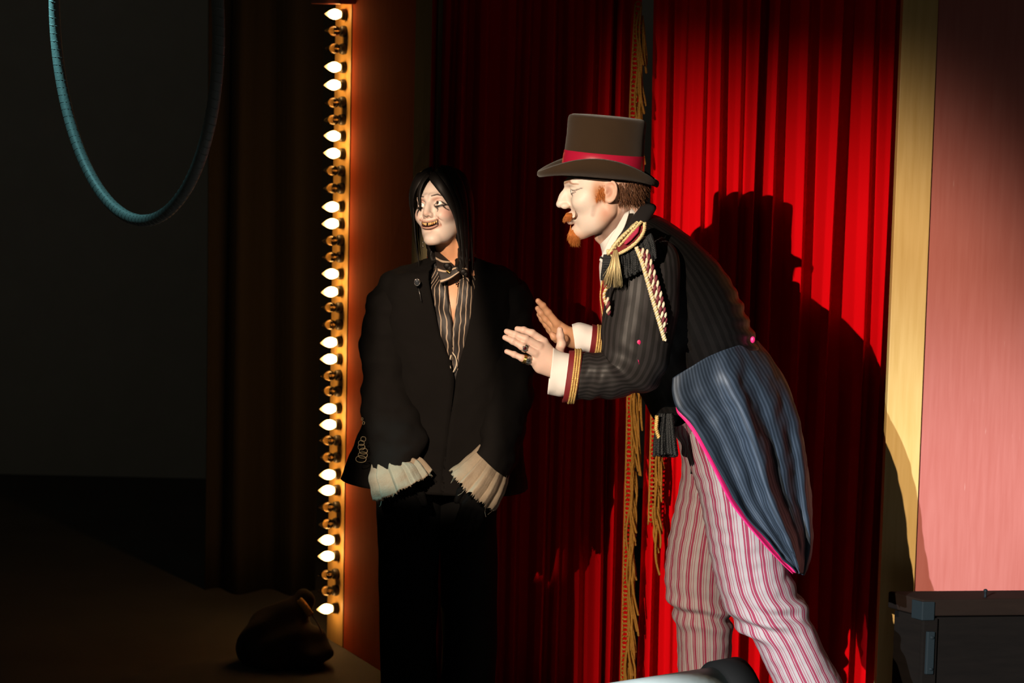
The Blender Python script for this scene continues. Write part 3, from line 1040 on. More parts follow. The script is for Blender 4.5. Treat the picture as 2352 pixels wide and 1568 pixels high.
def head_sdf(q, o):
    """q: points in head space (x forward, y left, z up; eyes near z 0, ears near x 0)"""
    g = o.get
    q = q.astype(np.float32)
    m = q.copy(); m[:, 1] = np.abs(m[:, 1])
    d = s_ell(q, (-0.011, 0, 0.032), (0.087, 0.075, 0.085))
    d = smin(d, s_ell(q, (0.034, 0, -0.008), (0.056, 0.060, 0.080)), 0.03)
    jw = g('jaw_w', 1.0)
    cz = g('chin_z', -0.100)
    d = smin(d, s_cone(m, (-0.004, 0.050 * jw, -0.052), (0.060, 0.016 * jw, cz + 0.004), 0.019, 0.017), 0.028)
    d = smin(d, s_ell(m, (0.030, 0.022 * jw, -0.062), (0.040, 0.030 * jw, 0.040)), 0.025)
    d = smin(d, s_ell(q, (0.078 + g('chin_x', 0), 0, cz), (0.017, 0.021, 0.018)), 0.016)
    d = smin(d, s_ell(m, (0.058, 0.043, -0.026), (0.024, 0.018, 0.019)), 0.02)           # cheekbones
    if g('smile', 0):
        d = smin(d, s_ell(m, (0.068, 0.034, -0.036), (0.021, 0.017, 0.016)), 0.014)
    d = smin(d, s_cone(m, (0.090, 0.008, 0.019), (0.076, 0.042, 0.022), 0.009, 0.007), 0.014)   # brow ridge
    # eyes
    ec = np.array([0.073, 0.031, 0.001], dtype=np.float32)
    d = smax(d, -s_ell(m, ec + (0.018, 0.0, 0.0), (0.016, 0.018, 0.012)), 0.008)
    d = smin(d, s_ell(m, ec, (0.0140, 0.0150, 0.0140)), 0.004)
    d = smax(d, -s_ell(m, ec + (0.0150, 0.0, g('lid', 0.0)), (0.012, 0.0125, g('eye_open', 0.0048))), 0.0015)
    # nose
    nx, nzz = g('nose', (0.113, -0.032))
    n = s_cone(q, (0.090, 0, 0.010), (nx - 0.008, 0, nzz + 0.004), 0.0065, 0.0088 * g('nose_r', 1.0))
    n = smin(n, s_ell(q, (nx - 0.026, 0, nzz + 0.012), (0.020, 0.0105, 0.022)), 0.008)
    nr = g('nose_r', 1.0)
    n = smin(n, s_ell(q, (nx - 0.0105 * nr, 0, nzz), (0.0105 * nr, 0.0100 * nr, 0.0088 * nr)), 0.006)
    n = smin(n, s_ell(m, (nx - 0.020, 0.0110, nzz - 0.003), (0.0105, 0.0068, 0.0075)), 0.005)
    d = smin(d, n, 0.009)
    d = smax(d, -s_ell(m, (nx - 0.014, 0.0062, nzz - 0.0100), (0.0062, 0.0034, 0.0046)), 0.002)
    # mouth
    mz = g('mouth_z', -0.066)
    d = smin(d, s_ell(q, (0.083 + g('mound', 0), 0, mz + 0.006), (0.017, 0.026, 0.013)), 0.012)
    yy = q.copy(); yy[:, 2] -= g('curve', 3.0) * q[:, 1] ** 2
    yy[:, 0] += g('wrap', 9.0) * q[:, 1] ** 2
    w = g('mouth_w', 0.021)
    lx = g('lip_x', 0.0985)
    d = smin(d, s_ell(yy, (lx - 0.003, 0, mz + 0.0055 + g('gap', 0) * .55), (0.0062, w, g('lip_u', 0.0048))), 0.004)
    d = smin(d, s_ell(yy, (lx - 0.005, 0, mz - 0.0065 - g('gap', 0) * .75), (g('lip_d', 0.0072), w * 0.95, g('lip_l', 0.0056))), 0.004)
    d = smax(d, -s_ell(yy, (lx + 0.002, 0, mz), (0.020, w * g('cut_w', 0.86), 0.0011 + g('gap', 0))), 0.0022)
    if g('smile', 0):
        d = smax(d, -s_cone(m, (0.093, 0.0185, -0.036), (0.074, 0.043, -0.058), 0.0016, 0.0022), 0.006)
    # ear
    e0 = np.array([-0.012, 0.073, -0.004], dtype=np.float32)
    t = m - e0
    ca, sa = math.cos(0.20), math.sin(0.20)
    x1 = t[:, 0] * ca - t[:, 2] * -sa; z1 = t[:, 2] * ca + t[:, 0] * -sa
    cb, sb = math.cos(0.42), math.sin(0.42)
    x2 = x1 * cb + t[:, 1] * -sb; y2 = t[:, 1] * cb + x1 * sb
    e = np.stack([x2, y2, z1], 1)
    e[:, 2] *= 1.22
    disc = s_ell(e, (0.0, 0.002, 0.0), (0.0165, 0.0046, 0.030))
    disc = smax(disc, -s_ell(e, (0.004, 0.0072, -0.002), (0.0085, 0.0058, 0.0150)), 0.003)
    disc = smax(disc, -s_ell(e, (-0.002, 0.0062, 0.016), (0.0085, 0.0028, 0.008)), 0.002)
    rr = np.sqrt((e[:, 0] / 0.0155) ** 2 + (e[:, 2] / 0.029) ** 2) - 1
    rim = np.sqrt((rr * 0.020) ** 2 + (e[:, 1] - 0.0045) ** 2) - 0.0030
    rim = smax(rim, e[:, 0] - 0.010 - 0.3 * np.maximum(e[:, 2], 0), 0.004)
    disc = smin(disc, rim, 0.003)
    disc = smin(disc, s_ell(e, (0.004, 0.002, -0.027), (0.0080, 0.0045, 0.0085)), 0.006)
    disc = smin(disc, s_ell(e, (0.0125, 0.002, -0.003), (0.0035, 0.0042, 0.006)), 0.004)
    if not g('no_ear', 0):
        d = smin(d, disc, 0.006)
    # neck
    for (a, b, ra, rb) in g('neck', []):
        d = smin(d, s_cone(q, a, b, ra, rb), g('neck_k', 0.024))
    for (a, b, ra, rb) in g('cords', []):
        d = smin(d, s_cone(q, a, b, ra, rb), 0.010)
    return d


def build_head(o, origin, R, res=0.0021):
    lo, hi = (-0.135, -0.105, -0.26), (0.13, 0.105, 0.135)
    v, f = surface_net(lambda p: head_sdf(p, o), lo, hi, res)
    col = o['paint'](v)
    Rm = np.array(R)
    return v @ Rm.T + np.array(origin[:]), f, col


def eye_objs(person, origin, R, look, iris=(0.05, 0.03, 0.02)):
    for s in (1, -1):
        c = Vector((0.0725, 0.031 * s, 0.001))
        V_, F_ = [], []
        nu, nv = 20, 16
        for i in range(nv + 1):
            ph = PI * i / nv
            for j in range(nu):
                t = 2 * PI * j / nu
                V_.append((math.sin(ph) * math.cos(t), math.sin(ph) * math.sin(t), math.cos(ph)))
        for i in range(nv):
            for j in range(nu):
                F_.append((i * nu + j, (i + 1) * nu + j, (i + 1) * nu + (j + 1) % nu, i * nu + (j + 1) % nu))
        A = np.array(V_)
        lk = Vector(look).normalized()
        rot = np.array(lk.to_track_quat('Z', 'Y').to_matrix())
        B = A @ rot.T
        dz = A[:, 2]
        col = np.tile(np.array([0.85, 0.80, 0.74]), (len(A), 1))
        col[dz > 0.86] = iris
        col[dz > 0.965] = (0.005, 0.005, 0.005)
        W_ = (B * 0.0131 + np.array(c[:])) @ np.array(R).T + np.array(origin[:])
        mesh_obj('eye', W_, F_, M_EYE, person, cols=col)


M_EYE = paint_mat('wet_eye', 0.08, spec=0.6, bump=0.0)


def hand_arrays(fingers, palm, res, extra=None, col=(0.62, 0.36, 0.26), nails=True, k=0.006):
    """fingers: lists of (point, radius); palm: list of (a, b, ra, rb); all in world space"""
    pts = np.array([p[:] for fg in fingers for p, r in fg] + [p[:] for q in palm for p in q[:2]])
    lo, hi = pts.min(0) - 0.03, pts.max(0) + 0.03

    def fn(p):
        d = None
        for (a, b, ra, rb) in palm:
            e = s_cone(p, a, b, ra, rb)
            d = e if d is None else smin(d, e, 0.014)
        for fg in fingers:
            fd = None
            for (a, ra), (b, rb) in zip(fg[:-1], fg[1:]):
                e = s_cone(p, a, b, ra, rb)
                fd = e if fd is None else smin(fd, e, 0.003)
            for (a, ra) in fg[1:-1]:
                fd = smin(fd, s_ell(p, a[:], (ra * 1.06,) * 3), 0.003)
            d = smin(d, fd, k)
        return d
    v, f = surface_net(fn, lo, hi, res)
    c = np.tile(np.array(col), (len(v), 1))
    for fg in fingers:
        t = np.array(fg[-1][0][:])
        dist = np.linalg.norm(v - t, axis=1)
        w = np.clip(1 - dist / 0.02, 0, 1)[:, None]
        c = c * (1 - 0.25 * w) + np.array([0.70, 0.36, 0.28]) * 0.25 * w
        for (a, ra) in fg[1:-1]:
            dd = np.linalg.norm(v - np.array(a[:]), axis=1)
            w = np.clip(1 - dd / 0.011, 0, 1)[:, None]
            c = c * (1 - 0.18 * w * np.array([0.6, 1.1, 1.2]))
    return v, f, c


def join_body(parts, name, parent):
    v, f, c, n = [], [], [], 0
    for a, b, d in parts:
        v.append(a); f.append(np.asarray(b) + n); c.append(d); n += len(a)
    return mesh_obj(name, np.concatenate(v), np.concatenate(f), M_SKIN, parent, cols=np.concatenate(c))


def limb_arrays(cones, res, col, k=0.04):
    pts = np.array([p[:] for q in cones for p in q[:2]])
    mr = max(max(q[2], q[3]) for q in cones) + 0.03

    def fn(p):
        d = None
        for (a, b, ra, rb) in cones:
            e = s_cone(p, a, b, ra, rb)
            d = e if d is None else smin(d, e, k)
        return d
    v, f = surface_net(fn, pts.min(0) - mr, pts.max(0) + mr, res)
    return v, f, np.tile(np.array(col), (len(v), 1))


def gauss(v, c, r):
    c = np.asarray(c); r = np.asarray(r) if np.ndim(r) else np.array([r] * 3)
    return np.exp(-(((v - c) / r) ** 2).sum(1))


def seg2(v, pts, width, plane=(1, 2)):
    """closeness 0..1 of points to a drawn line in face space (taper: widths per point)"""
    best = np.zeros(len(v))
    a2 = v[:, plane]
    for (p, w0), (q, w1) in zip([(x[:2], x[2]) for x in pts[:-1]], [(x[:2], x[2]) for x in pts[1:]]):
        p, q = np.array(p), np.array(q)
        d = q - p
        t = np.clip(((a2 - p) @ d) / (d @ d + 1e-12), 0, 1)
        dist = np.linalg.norm(a2 - p - t[:, None] * d, axis=1)
        w = w0 + (w1 - w0) * t
        best = np.maximum(best, np.clip(1.5 - dist / (w + 1e-9), 0, 1))
    return best


def mixc(c, col, w):
    w = np.clip(w, 0, 1)[:, None]
    return c * (1 - w) + np.array(col) * w


# cloth wrinkles
def wrinkles(amp, scale, seed=0.0, amp2=0.0, scale2=40.0):
    def f(A, nn):
        o = amp * nz(A, scale, seed)
        if amp2:
            o = o + amp2 * nz(A, scale2, seed + 5)
        return o
    return f


def px_path(pts):
    return [P(*p) for p in pts]


def smooth_path(pts, n):
    return [Vector(p) for p in catmull([p[:] for p in pts], n)]
# ================================================================== MAN IN THE TOP HAT
YM = 6.35
MAN = empty('person', (P(1680, 1000, YM).x, YM, 0))
tag(MAN, 'man in brown top hat, dark tailcoat and striped trousers leaning forward with hands raised', 'person')

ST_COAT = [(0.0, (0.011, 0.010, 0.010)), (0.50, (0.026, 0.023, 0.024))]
M_COAT = stripe_mat('shaded_coat_satin', [(0.0, (0.004, 0.0036, 0.0036)), (0.50, (0.0080, 0.0072, 0.0072))], 46, 0.46, rough2=0.40, bump=0.2, spec=0.30)  # coat body darker than the sleeves: shade on the torso put into the colour
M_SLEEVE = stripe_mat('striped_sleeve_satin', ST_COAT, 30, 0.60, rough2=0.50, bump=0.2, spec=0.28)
M_TAIL = stripe_mat('striped_tail_satin', [(0.0, (0.014, 0.022, 0.034)), (0.52, (0.036, 0.050, 0.072))], 30, 0.62, rough2=0.52, bump=0.15, spec=0.35)  # bluer, lighter copy of the coat satin; cool light partly in the colour
M_PINK = mat('pink_lining', (0.75, 0.02, 0.16), 0.45, bump=0.1)
M_WHITE = mat('white_shirt_cotton', (0.80, 0.76, 0.72), 0.8, bump=0.2, bscale=500)
M_MAROON = mat('maroon_velvet', (0.17, 0.008, 0.012), 0.7, bump=0.2, bscale=500)
M_GOLDTH = mat('gold_thread', (0.80, 0.56, 0.20), 0.38, metal=0.45, bump=0.6, bscale=900)
M_PALEGOLD = mat('pale_gold_thread', (0.85, 0.70, 0.38), 0.42, metal=0.3, bump=0.5, bscale=900)
M_CREAM = mat('cream_cord', (0.80, 0.68, 0.50), 0.55, bump=0.3, bscale=900)
M_WINE = mat('wine_cord', (0.16, 0.02, 0.035), 0.6)
M_BLACKTH = mat('black_thread', (0.009, 0.011, 0.013), 0.6, bump=0.3, bscale=700)
M_FELT = mat('brown_hat_felt', (0.034, 0.020, 0.0105), 0.95, bump=0.35, bscale=700, var=0.12, vscale=20, sheen=0.15, spec=0.1)
M_RIBBON = mat('crimson_satin_ribbon', (0.36, 0.008, 0.035), 0.28, bump=0.05)
M_HAIRRED = mat('ginger_hair', (0.52, 0.16, 0.03), 0.55)
M_HAIRDK = mat('auburn_hair', (0.13, 0.05, 0.02), 0.6)
M_TR = stripe_mat('candy_striped_cotton', [(0.0, (0.27, 0.235, 0.235)), (0.16, (0.19, 0.016, 0.045)), (0.27, (0.27, 0.235, 0.235)), (0.33, (0.19, 0.016, 0.045)), (0.52, (0.27, 0.235, 0.235)), (0.62, (0.23, 0.07, 0.09)), (0.68, (0.27, 0.235, 0.235)), (0.83, (0.21, 0.045, 0.075)), (0.88, (0.27, 0.235, 0.235))], 18, 0.85, bump=0.4, bscale=700, wob=0.06)
M_SHOE = mat('black_shoe_leather', (0.012, 0.011, 0.010), 0.3)

# ---- head
HO = P(1390, 432, YM)                      # between the ears
RM = frame((-1.0, 0.0, -0.10), (-0.09, 0, 1))
HMAN = dict(neck_k=0.010, mound=0.003, nose=(0.121, -0.032), nose_r=0.82, mouth_z=-0.070, chin_z=-0.104, mouth_w=0.020, curve=2.0, lip_x=0.096, eye_open=0.0045,
            neck=[((-0.036, 0, -0.050), (-0.088, 0, -0.190), 0.049, 0.060), ((-0.008, 0, -0.085), (-0.048, 0, -0.21), 0.034, 0.048)],
            cords=[((-0.040, 0.050, -0.055), (-0.026, 0.036, -0.20), 0.010, 0.012), ((-0.040, -0.050, -0.055), (-0.026, -0.036, -0.20), 0.010, 0.012),
                   ((0.022, 0, -0.118), (0.004, 0, -0.136), 0.013, 0.014)])


def paint_man(v):
    c = np.tile(np.array([0.66, 0.43, 0.32]), (len(v), 1))
    x, y, z = v.T
    ay = np.abs(y)
    face = np.clip((x - 0.005) / 0.03, 0, 1) * np.clip((z + 0.115) / 0.02, 0, 1)
    c = mixc(c, (0.76, 0.64, 0.56), face * 0.9)                       # greasepaint
    m = v.copy(); m[:, 1] = ay
    c = mixc(c, (0.62, 0.30, 0.22), 0.75 * gauss(m, (0.006, 0.056, -0.055), (0.016, 0.03, 0.020)))     # contour under the cheekbone
    c = mixc(c, (0.28, 0.17, 0.13), 0.9 * gauss(m, (0.012, 0.03, -0.116), (0.050, 0.05, 0.017)))      # stubble under the jaw
    c = mixc(c, (0.33, 0.21, 0.17), 0.7 * gauss(m, (-0.022, 0.05, -0.092), (0.020, 0.03, 0.026)))
    c = mixc(c, (0.50, 0.19, 0.06), 0.9 * gauss(m, (0.022, 0.070, -0.006), (0.014, 0.02, 0.030)))      # sideburn
    c = mixc(c, (0.55, 0.16, 0.05), 0.9 * gauss(v, (0.098, 0, -0.058), (0.02, 0.024, 0.007)))          # under the moustache
    c = mixc(c, (0.55, 0.16, 0.05), 0.85 * gauss(v, (0.085, 0, -0.108), (0.025, 0.022, 0.018)))
    c = mixc(c, (0.70, 0.30, 0.25), 0.7 * gauss(v, (0.096, 0, -0.077), (0.01, 0.018, 0.004)))
    c = mixc(c, (0.72, 0.36, 0.27), 0.5 * gauss(m, (-0.012, 0.085, 0.005), (0.02, 0.02, 0.03)))
    c = mixc(c, (0.60, 0.36, 0.28), 0.45 * (x < -0.03) * (z < -0.05))
    c = mixc(c, (0.30, 0.10, 0.06), 0.75 * gauss(m, (-0.006, 0.078, -0.006), (0.006, 0.012, 0.011)))  # hollow of the ear painted dark, its shade put into the colour
    c = mixc(c, (0.20, 0.125, 0.10), 0.78 * seg2(m, [(-0.040, -0.055, .010), (-0.020, -0.088, .013), (0.020, -0.108, .013), (0.050, -0.124, .010)], 1, (0, 2)) * (ay > 0.012))
    c = mixc(c, (0.42, 0.27, 0.22), 0.55 * seg2(m, [(0.014, -0.028, .006), (0.030, -0.040, .006), (0.036, -0.058, .005)], 1, (0, 2)) * (ay > 0.03))
    # eye paint: lashes, tear line
    dark = seg2(m, [(0.020, 0.001, 0.0016), (0.034, 0.0055, 0.0018), (0.046, 0.003, 0.0016), (0.060, 0.009, 0.0007)], 1) * (x > 0.04)
    dark = np.maximum(dark, seg2(m, [(0.038, -0.005, 0.0022), (0.039, -0.014, 0.0014), (0.039, -0.030, 0.0006)], 1) * (x > 0.04))
    dark = np.maximum(dark, seg2(m, [(0.024, -0.004, 0.0012), (0.036, -0.006, 0.0014), (0.048, -0.001, 0.0010)], 1) * (x > 0.04))
    c = mixc(c, (0.05, 0.025, 0.02), dark * 0.9)
    brow = seg2(m, [(0.012, 0.020, 0.003), (0.036, 0.026, 0.0035), (0.052, 0.018, 0.0015)], 1) * (x > 0.05)
    c = mixc(c, (0.30, 0.11, 0.04), brow * 0.8)
    return c


HMAN['paint'] = paint_man
head = build_head(HMAN, HO, RM)
HL = lambda x, y, z: HO + RM @ Vector((x, y, z))

# ---- hands
def FG(pts):
    return [(P(x, y, Y), r) for x, y, Y, r in pts]


near_f = [
    FG([(1249, 784, 6.170, .0105), (1222, 765, 6.165, .0086), (1203, 758, 6.168, .0078), (1188, 755, 6.175, .0066)]),
    FG([(1238, 795, 6.155, .0105), (1207, 778, 6.148, .0090), (1183, 768, 6.152, .0080), (1164, 761, 6.160, .0068)]),
    FG([(1229, 810, 6.150, .0102), (1199, 795, 6.142, .0085), (1178, 783, 6.145, .0078), (1160, 775, 6.152, .0066)]),
    FG([(1224, 830, 6.155, .0098), (1199, 822, 6.148, .0076), (1181, 814, 6.150, .0070), (1164, 807, 6.156, .0060)]),
    FG([(1282, 812, 6.195, .0120), (1290, 790, 6.200, .0105), (1287, 771, 6.198, .0090), (1286, 757, 6.196, .0072)]),
]
wn = P(1285, 842, 6.17)
near_p = [(wn, P(1248, 788, 6.172), .0170, .0125), (wn, P(1240, 799, 6.160), .0180, .0130), (wn, P(1234, 815, 6.157), .0180, .0125),
          (wn, P(1232, 834, 6.160), .0180, .0120), (P(1278, 856, 6.175), P(1240, 846, 6.165), .0150, .0120), (wn, P(1283, 810, 6.190), .018, .0135), (wn, P(1350, 862, 6.15), .021, .026)]
near_hand = hand_arrays(near_f, near_p, 0.0014, col=(0.70, 0.48, 0.39), k=0.004)
far_f = [
    FG([(1278, 742, 6.50, .0105), (1259, 718, 6.495, .0088), (1247, 702, 6.49, .0080), (1236, 691, 6.485, .0068)]),
    FG([(1272, 750, 6.515, .0100), (1254, 733, 6.515, .0086), (1243, 719, 6.512, .0078), (1235, 708, 6.51, .0066)]),
    FG([(1270, 760, 6.53, .0100), (1256, 746, 6.53, .0084), (1246, 733, 6.53, .0076), (1238, 722, 6.53, .0064)]),
    FG([(1274, 772, 6.54, .0095), (1262, 757, 6.545, .0078), (1254, 745, 6.545, .0070), (1248, 736, 6.545, .0058)]),
    FG([(1296, 778, 6.47, .0115), (1283, 778, 6.455, .0100), (1273, 774, 6.45, .0085), (1268, 768, 6.45, .0070)]),
]
wf = P(1318, 776, 6.51)
far_p = [(wf, P(1282, 746, 6.505), .0165, .0120), (wf, P(1278, 756, 6.515), .0170, .0120), (wf, P(1276, 766, 6.525), .0170, .0120), (wf, P(1280, 778, 6.53), .0165, .0115), (wf, P(1296, 780, 6.48), .016, .013), (wf, P(1400, 800, 6.5), .021, .028)]
far_hand = hand_arrays(far_f, far_p, 0.0015, col=(0.56, 0.29, 0.16), k=0.004)  # far hand's skin darker and more orange, its shade put into the colour

# ---- body under the clothes
hipC = P(1660, 940, 6.42); chest = P(1500, 640, YM)
nsh, fsh = P(1480, 605, 6.19), P(1470, 605, 6.52)
nel, fel = P(1445, 850, 6.14), P(1450, 800, 6.54)
nkn, nan = P(1735, 1400, 6.32), P(1935, 1765, 6.30)
fkn, fan = P(1600, 1390, 6.52), P(1640, 1745, 6.54)
bodylow = limb_arrays([
    (hipC, P(1575, 790, YM), .07, .09), (P(1575, 790, YM), chest, .09, .10), (chest, P(1450, 530, YM), .10, .055),
    (nsh, nel, .05, .042), (nel, wn, .036, .024), (fsh, fel, .05, .04), (fel, wf, .036, .024), (nsh, fsh, .06, .06),
    (P(1650, 960, 6.34), nkn, .06, .042), (nkn, nan, .040, .030), (P(1625, 960, 6.50), fkn, .05, .040), (fkn, fan, .040, .030)], 0.012, (0.7, 0.45, 0.35))
bman = join_body([head, near_hand, far_hand, bodylow], 'body', MAN)
bman['label'] = 'pale painted face in profile and bare hands'
eye_objs(MAN, HO, RM, (1, 0, 0.05), iris=(0.15, 0.2, 0.25))

# ---- hair, moustache, goatee
rng = np.random.RandomState(5)
Rm = np.array(RM); Ho = np.array(HO[:])


def hair_on(points, dirs, length, rad, curl, name, m, parent, droop=(0, 0, 0)):
    """points and directions in head space"""
    v, f = strands_arrays(points, dirs, length, rad, curl, rng, segs=4, droop=droop)
    return mesh_obj(name, v @ Rm.T + Ho, f, m, parent)




def on_ell(c, r, n, ok):
    """random points and normals on an ellipsoid"""
    out = []
    while len(out) < n:
        u = rng.normal(0, 1, 3); u /= np.linalg.norm(u)
        p = np.array(c) + np.array(r) * u
        if ok(p, u):
            nn_ = u / np.array(r); nn_ /= np.linalg.norm(nn_)
            out.append((p, nn_))
    return out


mz_, cz_ = HMAN['mouth_z'], HMAN['chin_z']
pts, dr = [], []
for p, n_ in on_ell((0.0845, 0, mz_ + 0.008), (0.018, 0.029, 0.013), 1100, lambda p, u: u[0] > 0.05 and -0.35 < u[2] < 0.75):
    pts.append(p); dr.append((0.30 + n_[0] * 0.2, np.sign(p[1]) * (0.25 + 12 * abs(p[1])), -0.95 + 18 * abs(p[1])))
hair_on(pts, dr, 0.0115, 0.0007, 0.12, 'moustache', M_HAIRRED, MAN)['label'] = 'ginger moustache'
pts, dr = [], []
for p, n_ in on_ell((0.079, 0, cz_), (0.0165, 0.0225, 0.0185), 1500, lambda p, u: u[0] > -0.35 and u[2] < 0.65 and p[0] > 0.058):
    pts.append(p); dr.append((n_[0] * 0.32 + 0.02, n_[1] * 0.3, -0.85 + 0.1 * n_[2]))
for _ in range(220):
    y = rng.uniform(-0.008, 0.008); z = rng.uniform(-0.094, -0.082)
    pts.append((0.0905, y, z)); dr.append((0.2, 0, -1))
hair_on(pts, dr, 0.0135, 0.0007, 0.13, 'goatee', M_HAIRRED, MAN, droop=(-0.1, 0, -0.1))['label'] = 'ginger goatee'
for s_ in (1, -1):
    pts, dr = [], []
    for _ in range(420):                                # sideburns
        z = rng.uniform(-0.022, 0.022)
        xx = rng.uniform(0.004, 0.034) - 0.25 * max(0, -z)
        yv = 0.0715 - 9 * (xx - 0.0) ** 2 - 0.10 * max(0, -z)
        pts.append((xx, s_ * yv, z)); dr.append((-0.1, s_ * 0.22, -1))
    hair_on(pts, dr, 0.011, 0.0006, 0.12, 'sideburn', M_HAIRRED, MAN)
pts, dr = [], []
for _ in range(2200):                                   # back of the head
    th = rng.uniform(0.55 * PI, 1.45 * PI); z = rng.uniform(-0.075, 0.020)
    k = math.sqrt(max(0.05, 1 - ((z - 0.036) / 0.105) ** 2))
    xx, yv = -0.016 + 0.094 * k * math.cos(th), 0.075 * k * math.sin(th)
    if xx > -0.022: continue
    pts.append((xx, yv, z)); dr.append((math.cos(th) * 0.28, math.sin(th) * 0.28, -1))
hair_on(pts, dr, 0.020, 0.0009, 0.12, 'hair', M_HAIRDK, MAN)['label'] = 'short auburn hair under the hat'
# painted-on curled moustache tips
for s in (1, -1):
    mb = MB()
    mb.tube([HL(0.089, 0.022 * s, -0.064), HL(0.083, 0.031 * s, -0.066), HL(0.078, 0.036 * s, -0.062), HL(0.076, 0.0385 * s, -0.052), HL(0.078, 0.039 * s, -0.040)], [.0016, .0019, .0013, .0009, .0004], 6)
    mb.tube([HL(0.080, 0.033 * s, -0.066), HL(0.074, 0.038 * s, -0.060), HL(0.072, 0.040 * s, -0.048)], [.0012, .0008, .0003], 6)
    mb.build('moustache_tip', M_HAIRDK, MAN)

# ---- hat
HAT_C = P(1384, 394, YM)
RH = frame((-1.0, 0, 0.065), (0.065, 0, 1))
HAT = empty('top_hat', (0, 0, 0)); HAT.location = HAT_C
tag(HAT, 'brown felt top hat with crimson ribbon')
attach(HAT, MAN)


def hat_pt(x, y, z):
    return HAT_C + RH @ Vector((x, y, z))


def hat_surface(name, prof, m, n=72, side=None, cap=True, fwd=0.0):
    """prof: (a = half length front-back, b = half width, z, lift at the sides, drop at front and back)"""
    A = np.empty((len(prof), n, 3))
    for i, (a, b, z, up, dn) in enumerate(prof):
        for j in range(n):
            t = 2 * PI * j / n
            s2 = math.sin(t) ** 2
            A[i, j] = hat_pt(a * math.cos(t) + fwd * (a - 0.097) / 0.05, b * math.sin(t), z + up * s2 - dn * (1 - s2))[:]
    return grid(name, A, m, HAT, closed=True, caps=cap)


crown = [(.098, .081, -.018, 0, 0), (.099, .082, 0.0, 0, 0), (.0985, .0815, .02, 0, 0), (.0965, .0795, .05, 0, 0), (.0950, .0785, .085, 0, 0), (.0955, .0792, .114, 0, 0), (.0950, .0790, .124, 0, 0), (.0925, .0768, .1300, 0, 0), (.085, .070, .1335, 0, 0), (.06, .05, .135, 0, 0), (.03, .025, .1355, 0, 0), (.004, .003, .1358, 0, 0)]
hat_surface('crown', crown, M_FELT)
brim = [(.097, .080, .004, .004, .0), (.110, .092, .001, .005, .002), (.124, .104, -.001, .011, .006), (.137, .114, .001, .019, .012), (.143, .125, .004, .026, .018), (.1472, .1276, .0075, .029, .0195), (.1490, .1296, .0045, .027, .0205),
        (.1482, .1300, -.002, .023, .021), (.144, .1280, -.008, .016, .019), (.137, .116, -.011, .007, .013), (.124, .105, -.011, .001, .007), (.110, .093, -.010, -.001, .003), (.097, .080, -.008, 0, .001)]
hat_surface('brim', brim, M_FELT, cap=False, fwd=0.009)
band = [(.0995, .0825, .002, 0, 0), (.1010, .0840, .004, 0, 0), (.1000, .0832, .024, 0, 0), (.0982, .0816, .044, 0, 0), (.0965, .0795, .046, 0, 0)]
hat_surface('hat_ribbon', band, M_RIBBON, cap=False)['label'] = 'crimson satin hat ribbon'

# ---- coat body
coat_rings = [
    ((1418, 545), (1478, 492), 6.35, .070),
    ((1398, 572), (1520, 500), 6.35, .125),
    ((1385, 625), (1590, 545), 6.35, .175),
    ((1384, 690), (1652, 612), 6.35, .185),
    ((1396, 760), (1700, 692), 6.35, .172),
    ((1430, 840), (1736, 782), 6.35, .148),
    ((1478, 925), (1745, 838), 6.36, .115),
    ((1512, 985), (1745, 900), 6.38, .095)]
A = ring_loft(coat_rings, 90, 72, 2.3)


def coat_disp(A, nn):
    t = np.linspace(0, 1, A.shape[0])[:, None]
    z = A[..., 2]
    waist = np.exp(-((t - 0.60) / 0.16) ** 2)
    ph = (z * 1.0 + 0.25 * (A[..., 0] - 0.5)) * 2 * PI / 0.030
    fold = waist * 0.0075 * np.sin(ph + 2.0 * nz(A, 6, 3)) * (0.5 + 0.5 * np.sin(A[..., 0] * 11))
    return fold + 0.006 * nz(A, 7, 1.0) + 0.0025 * nz(A, 22, 4)


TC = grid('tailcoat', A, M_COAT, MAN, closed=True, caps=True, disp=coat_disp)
TC['label'] = 'dark satin-striped tailcoat'

# ---- tails: cloth shell round the hips, near half and far half
tail_rows = [((1546, 868), (1740, 783)), ((1546, 905), (1772, 822)), ((1558, 938), (1806, 880)), ((1592, 978), (1832, 950)), ((1640, 1060), (1849, 1040)), ((1690, 1155), (1860, 1140)), ((1758, 1240), (1865, 1225)), ((1800, 1285), (1860, 1280)), ((1830, 1314), (1846, 1320))]


def tail_points(side, rows=70, cols=60):
    K = catmull([[*a, *b] for a, b in tail_rows], rows)
    A = np.empty((rows, cols, 3))
    for i in range(rows):
        t = i / (rows - 1)
        for j in range(cols):
            s = j / (cols - 1)
            px = K[i, 0] + (K[i, 2] - K[i, 0]) * s
            py = K[i, 1] + (K[i, 3] - K[i, 1]) * s - 14 * math.sin(PI * s) * (1 - t)
            dpt = 0.300 * (max(0.0, 1 - (max(0, s - 0.10) / 0.90) ** 1.9)) ** 0.5 * (1 - 0.22 * t * t)
            fold = (0.022 * math.sin(s * 13 + 1.6 * t + 0.6) + 0.012 * math.sin(s * 25 + 4 * t)) * min(1, t * 2.2 + 0.05)
            Y = 6.45 + side * (dpt + 0.02 + fold)
            A[i, j] = P(px, py, Y)[:]
    return A


def tail_disp(A, nn):
    t = np.linspace(0, 1, A.shape[0])[:, None]
    return 0.006 * nz(A, (16, 16, 9), 2.0) + 0.003 * nz(A, 30, 6.0)


A = tail_points(-1)
TL = grid('coat_tail', A, M_TAIL, MAN, disp=tail_disp, solid=-0.003)
TL['label'] = 'blue-grey striped coat tail'
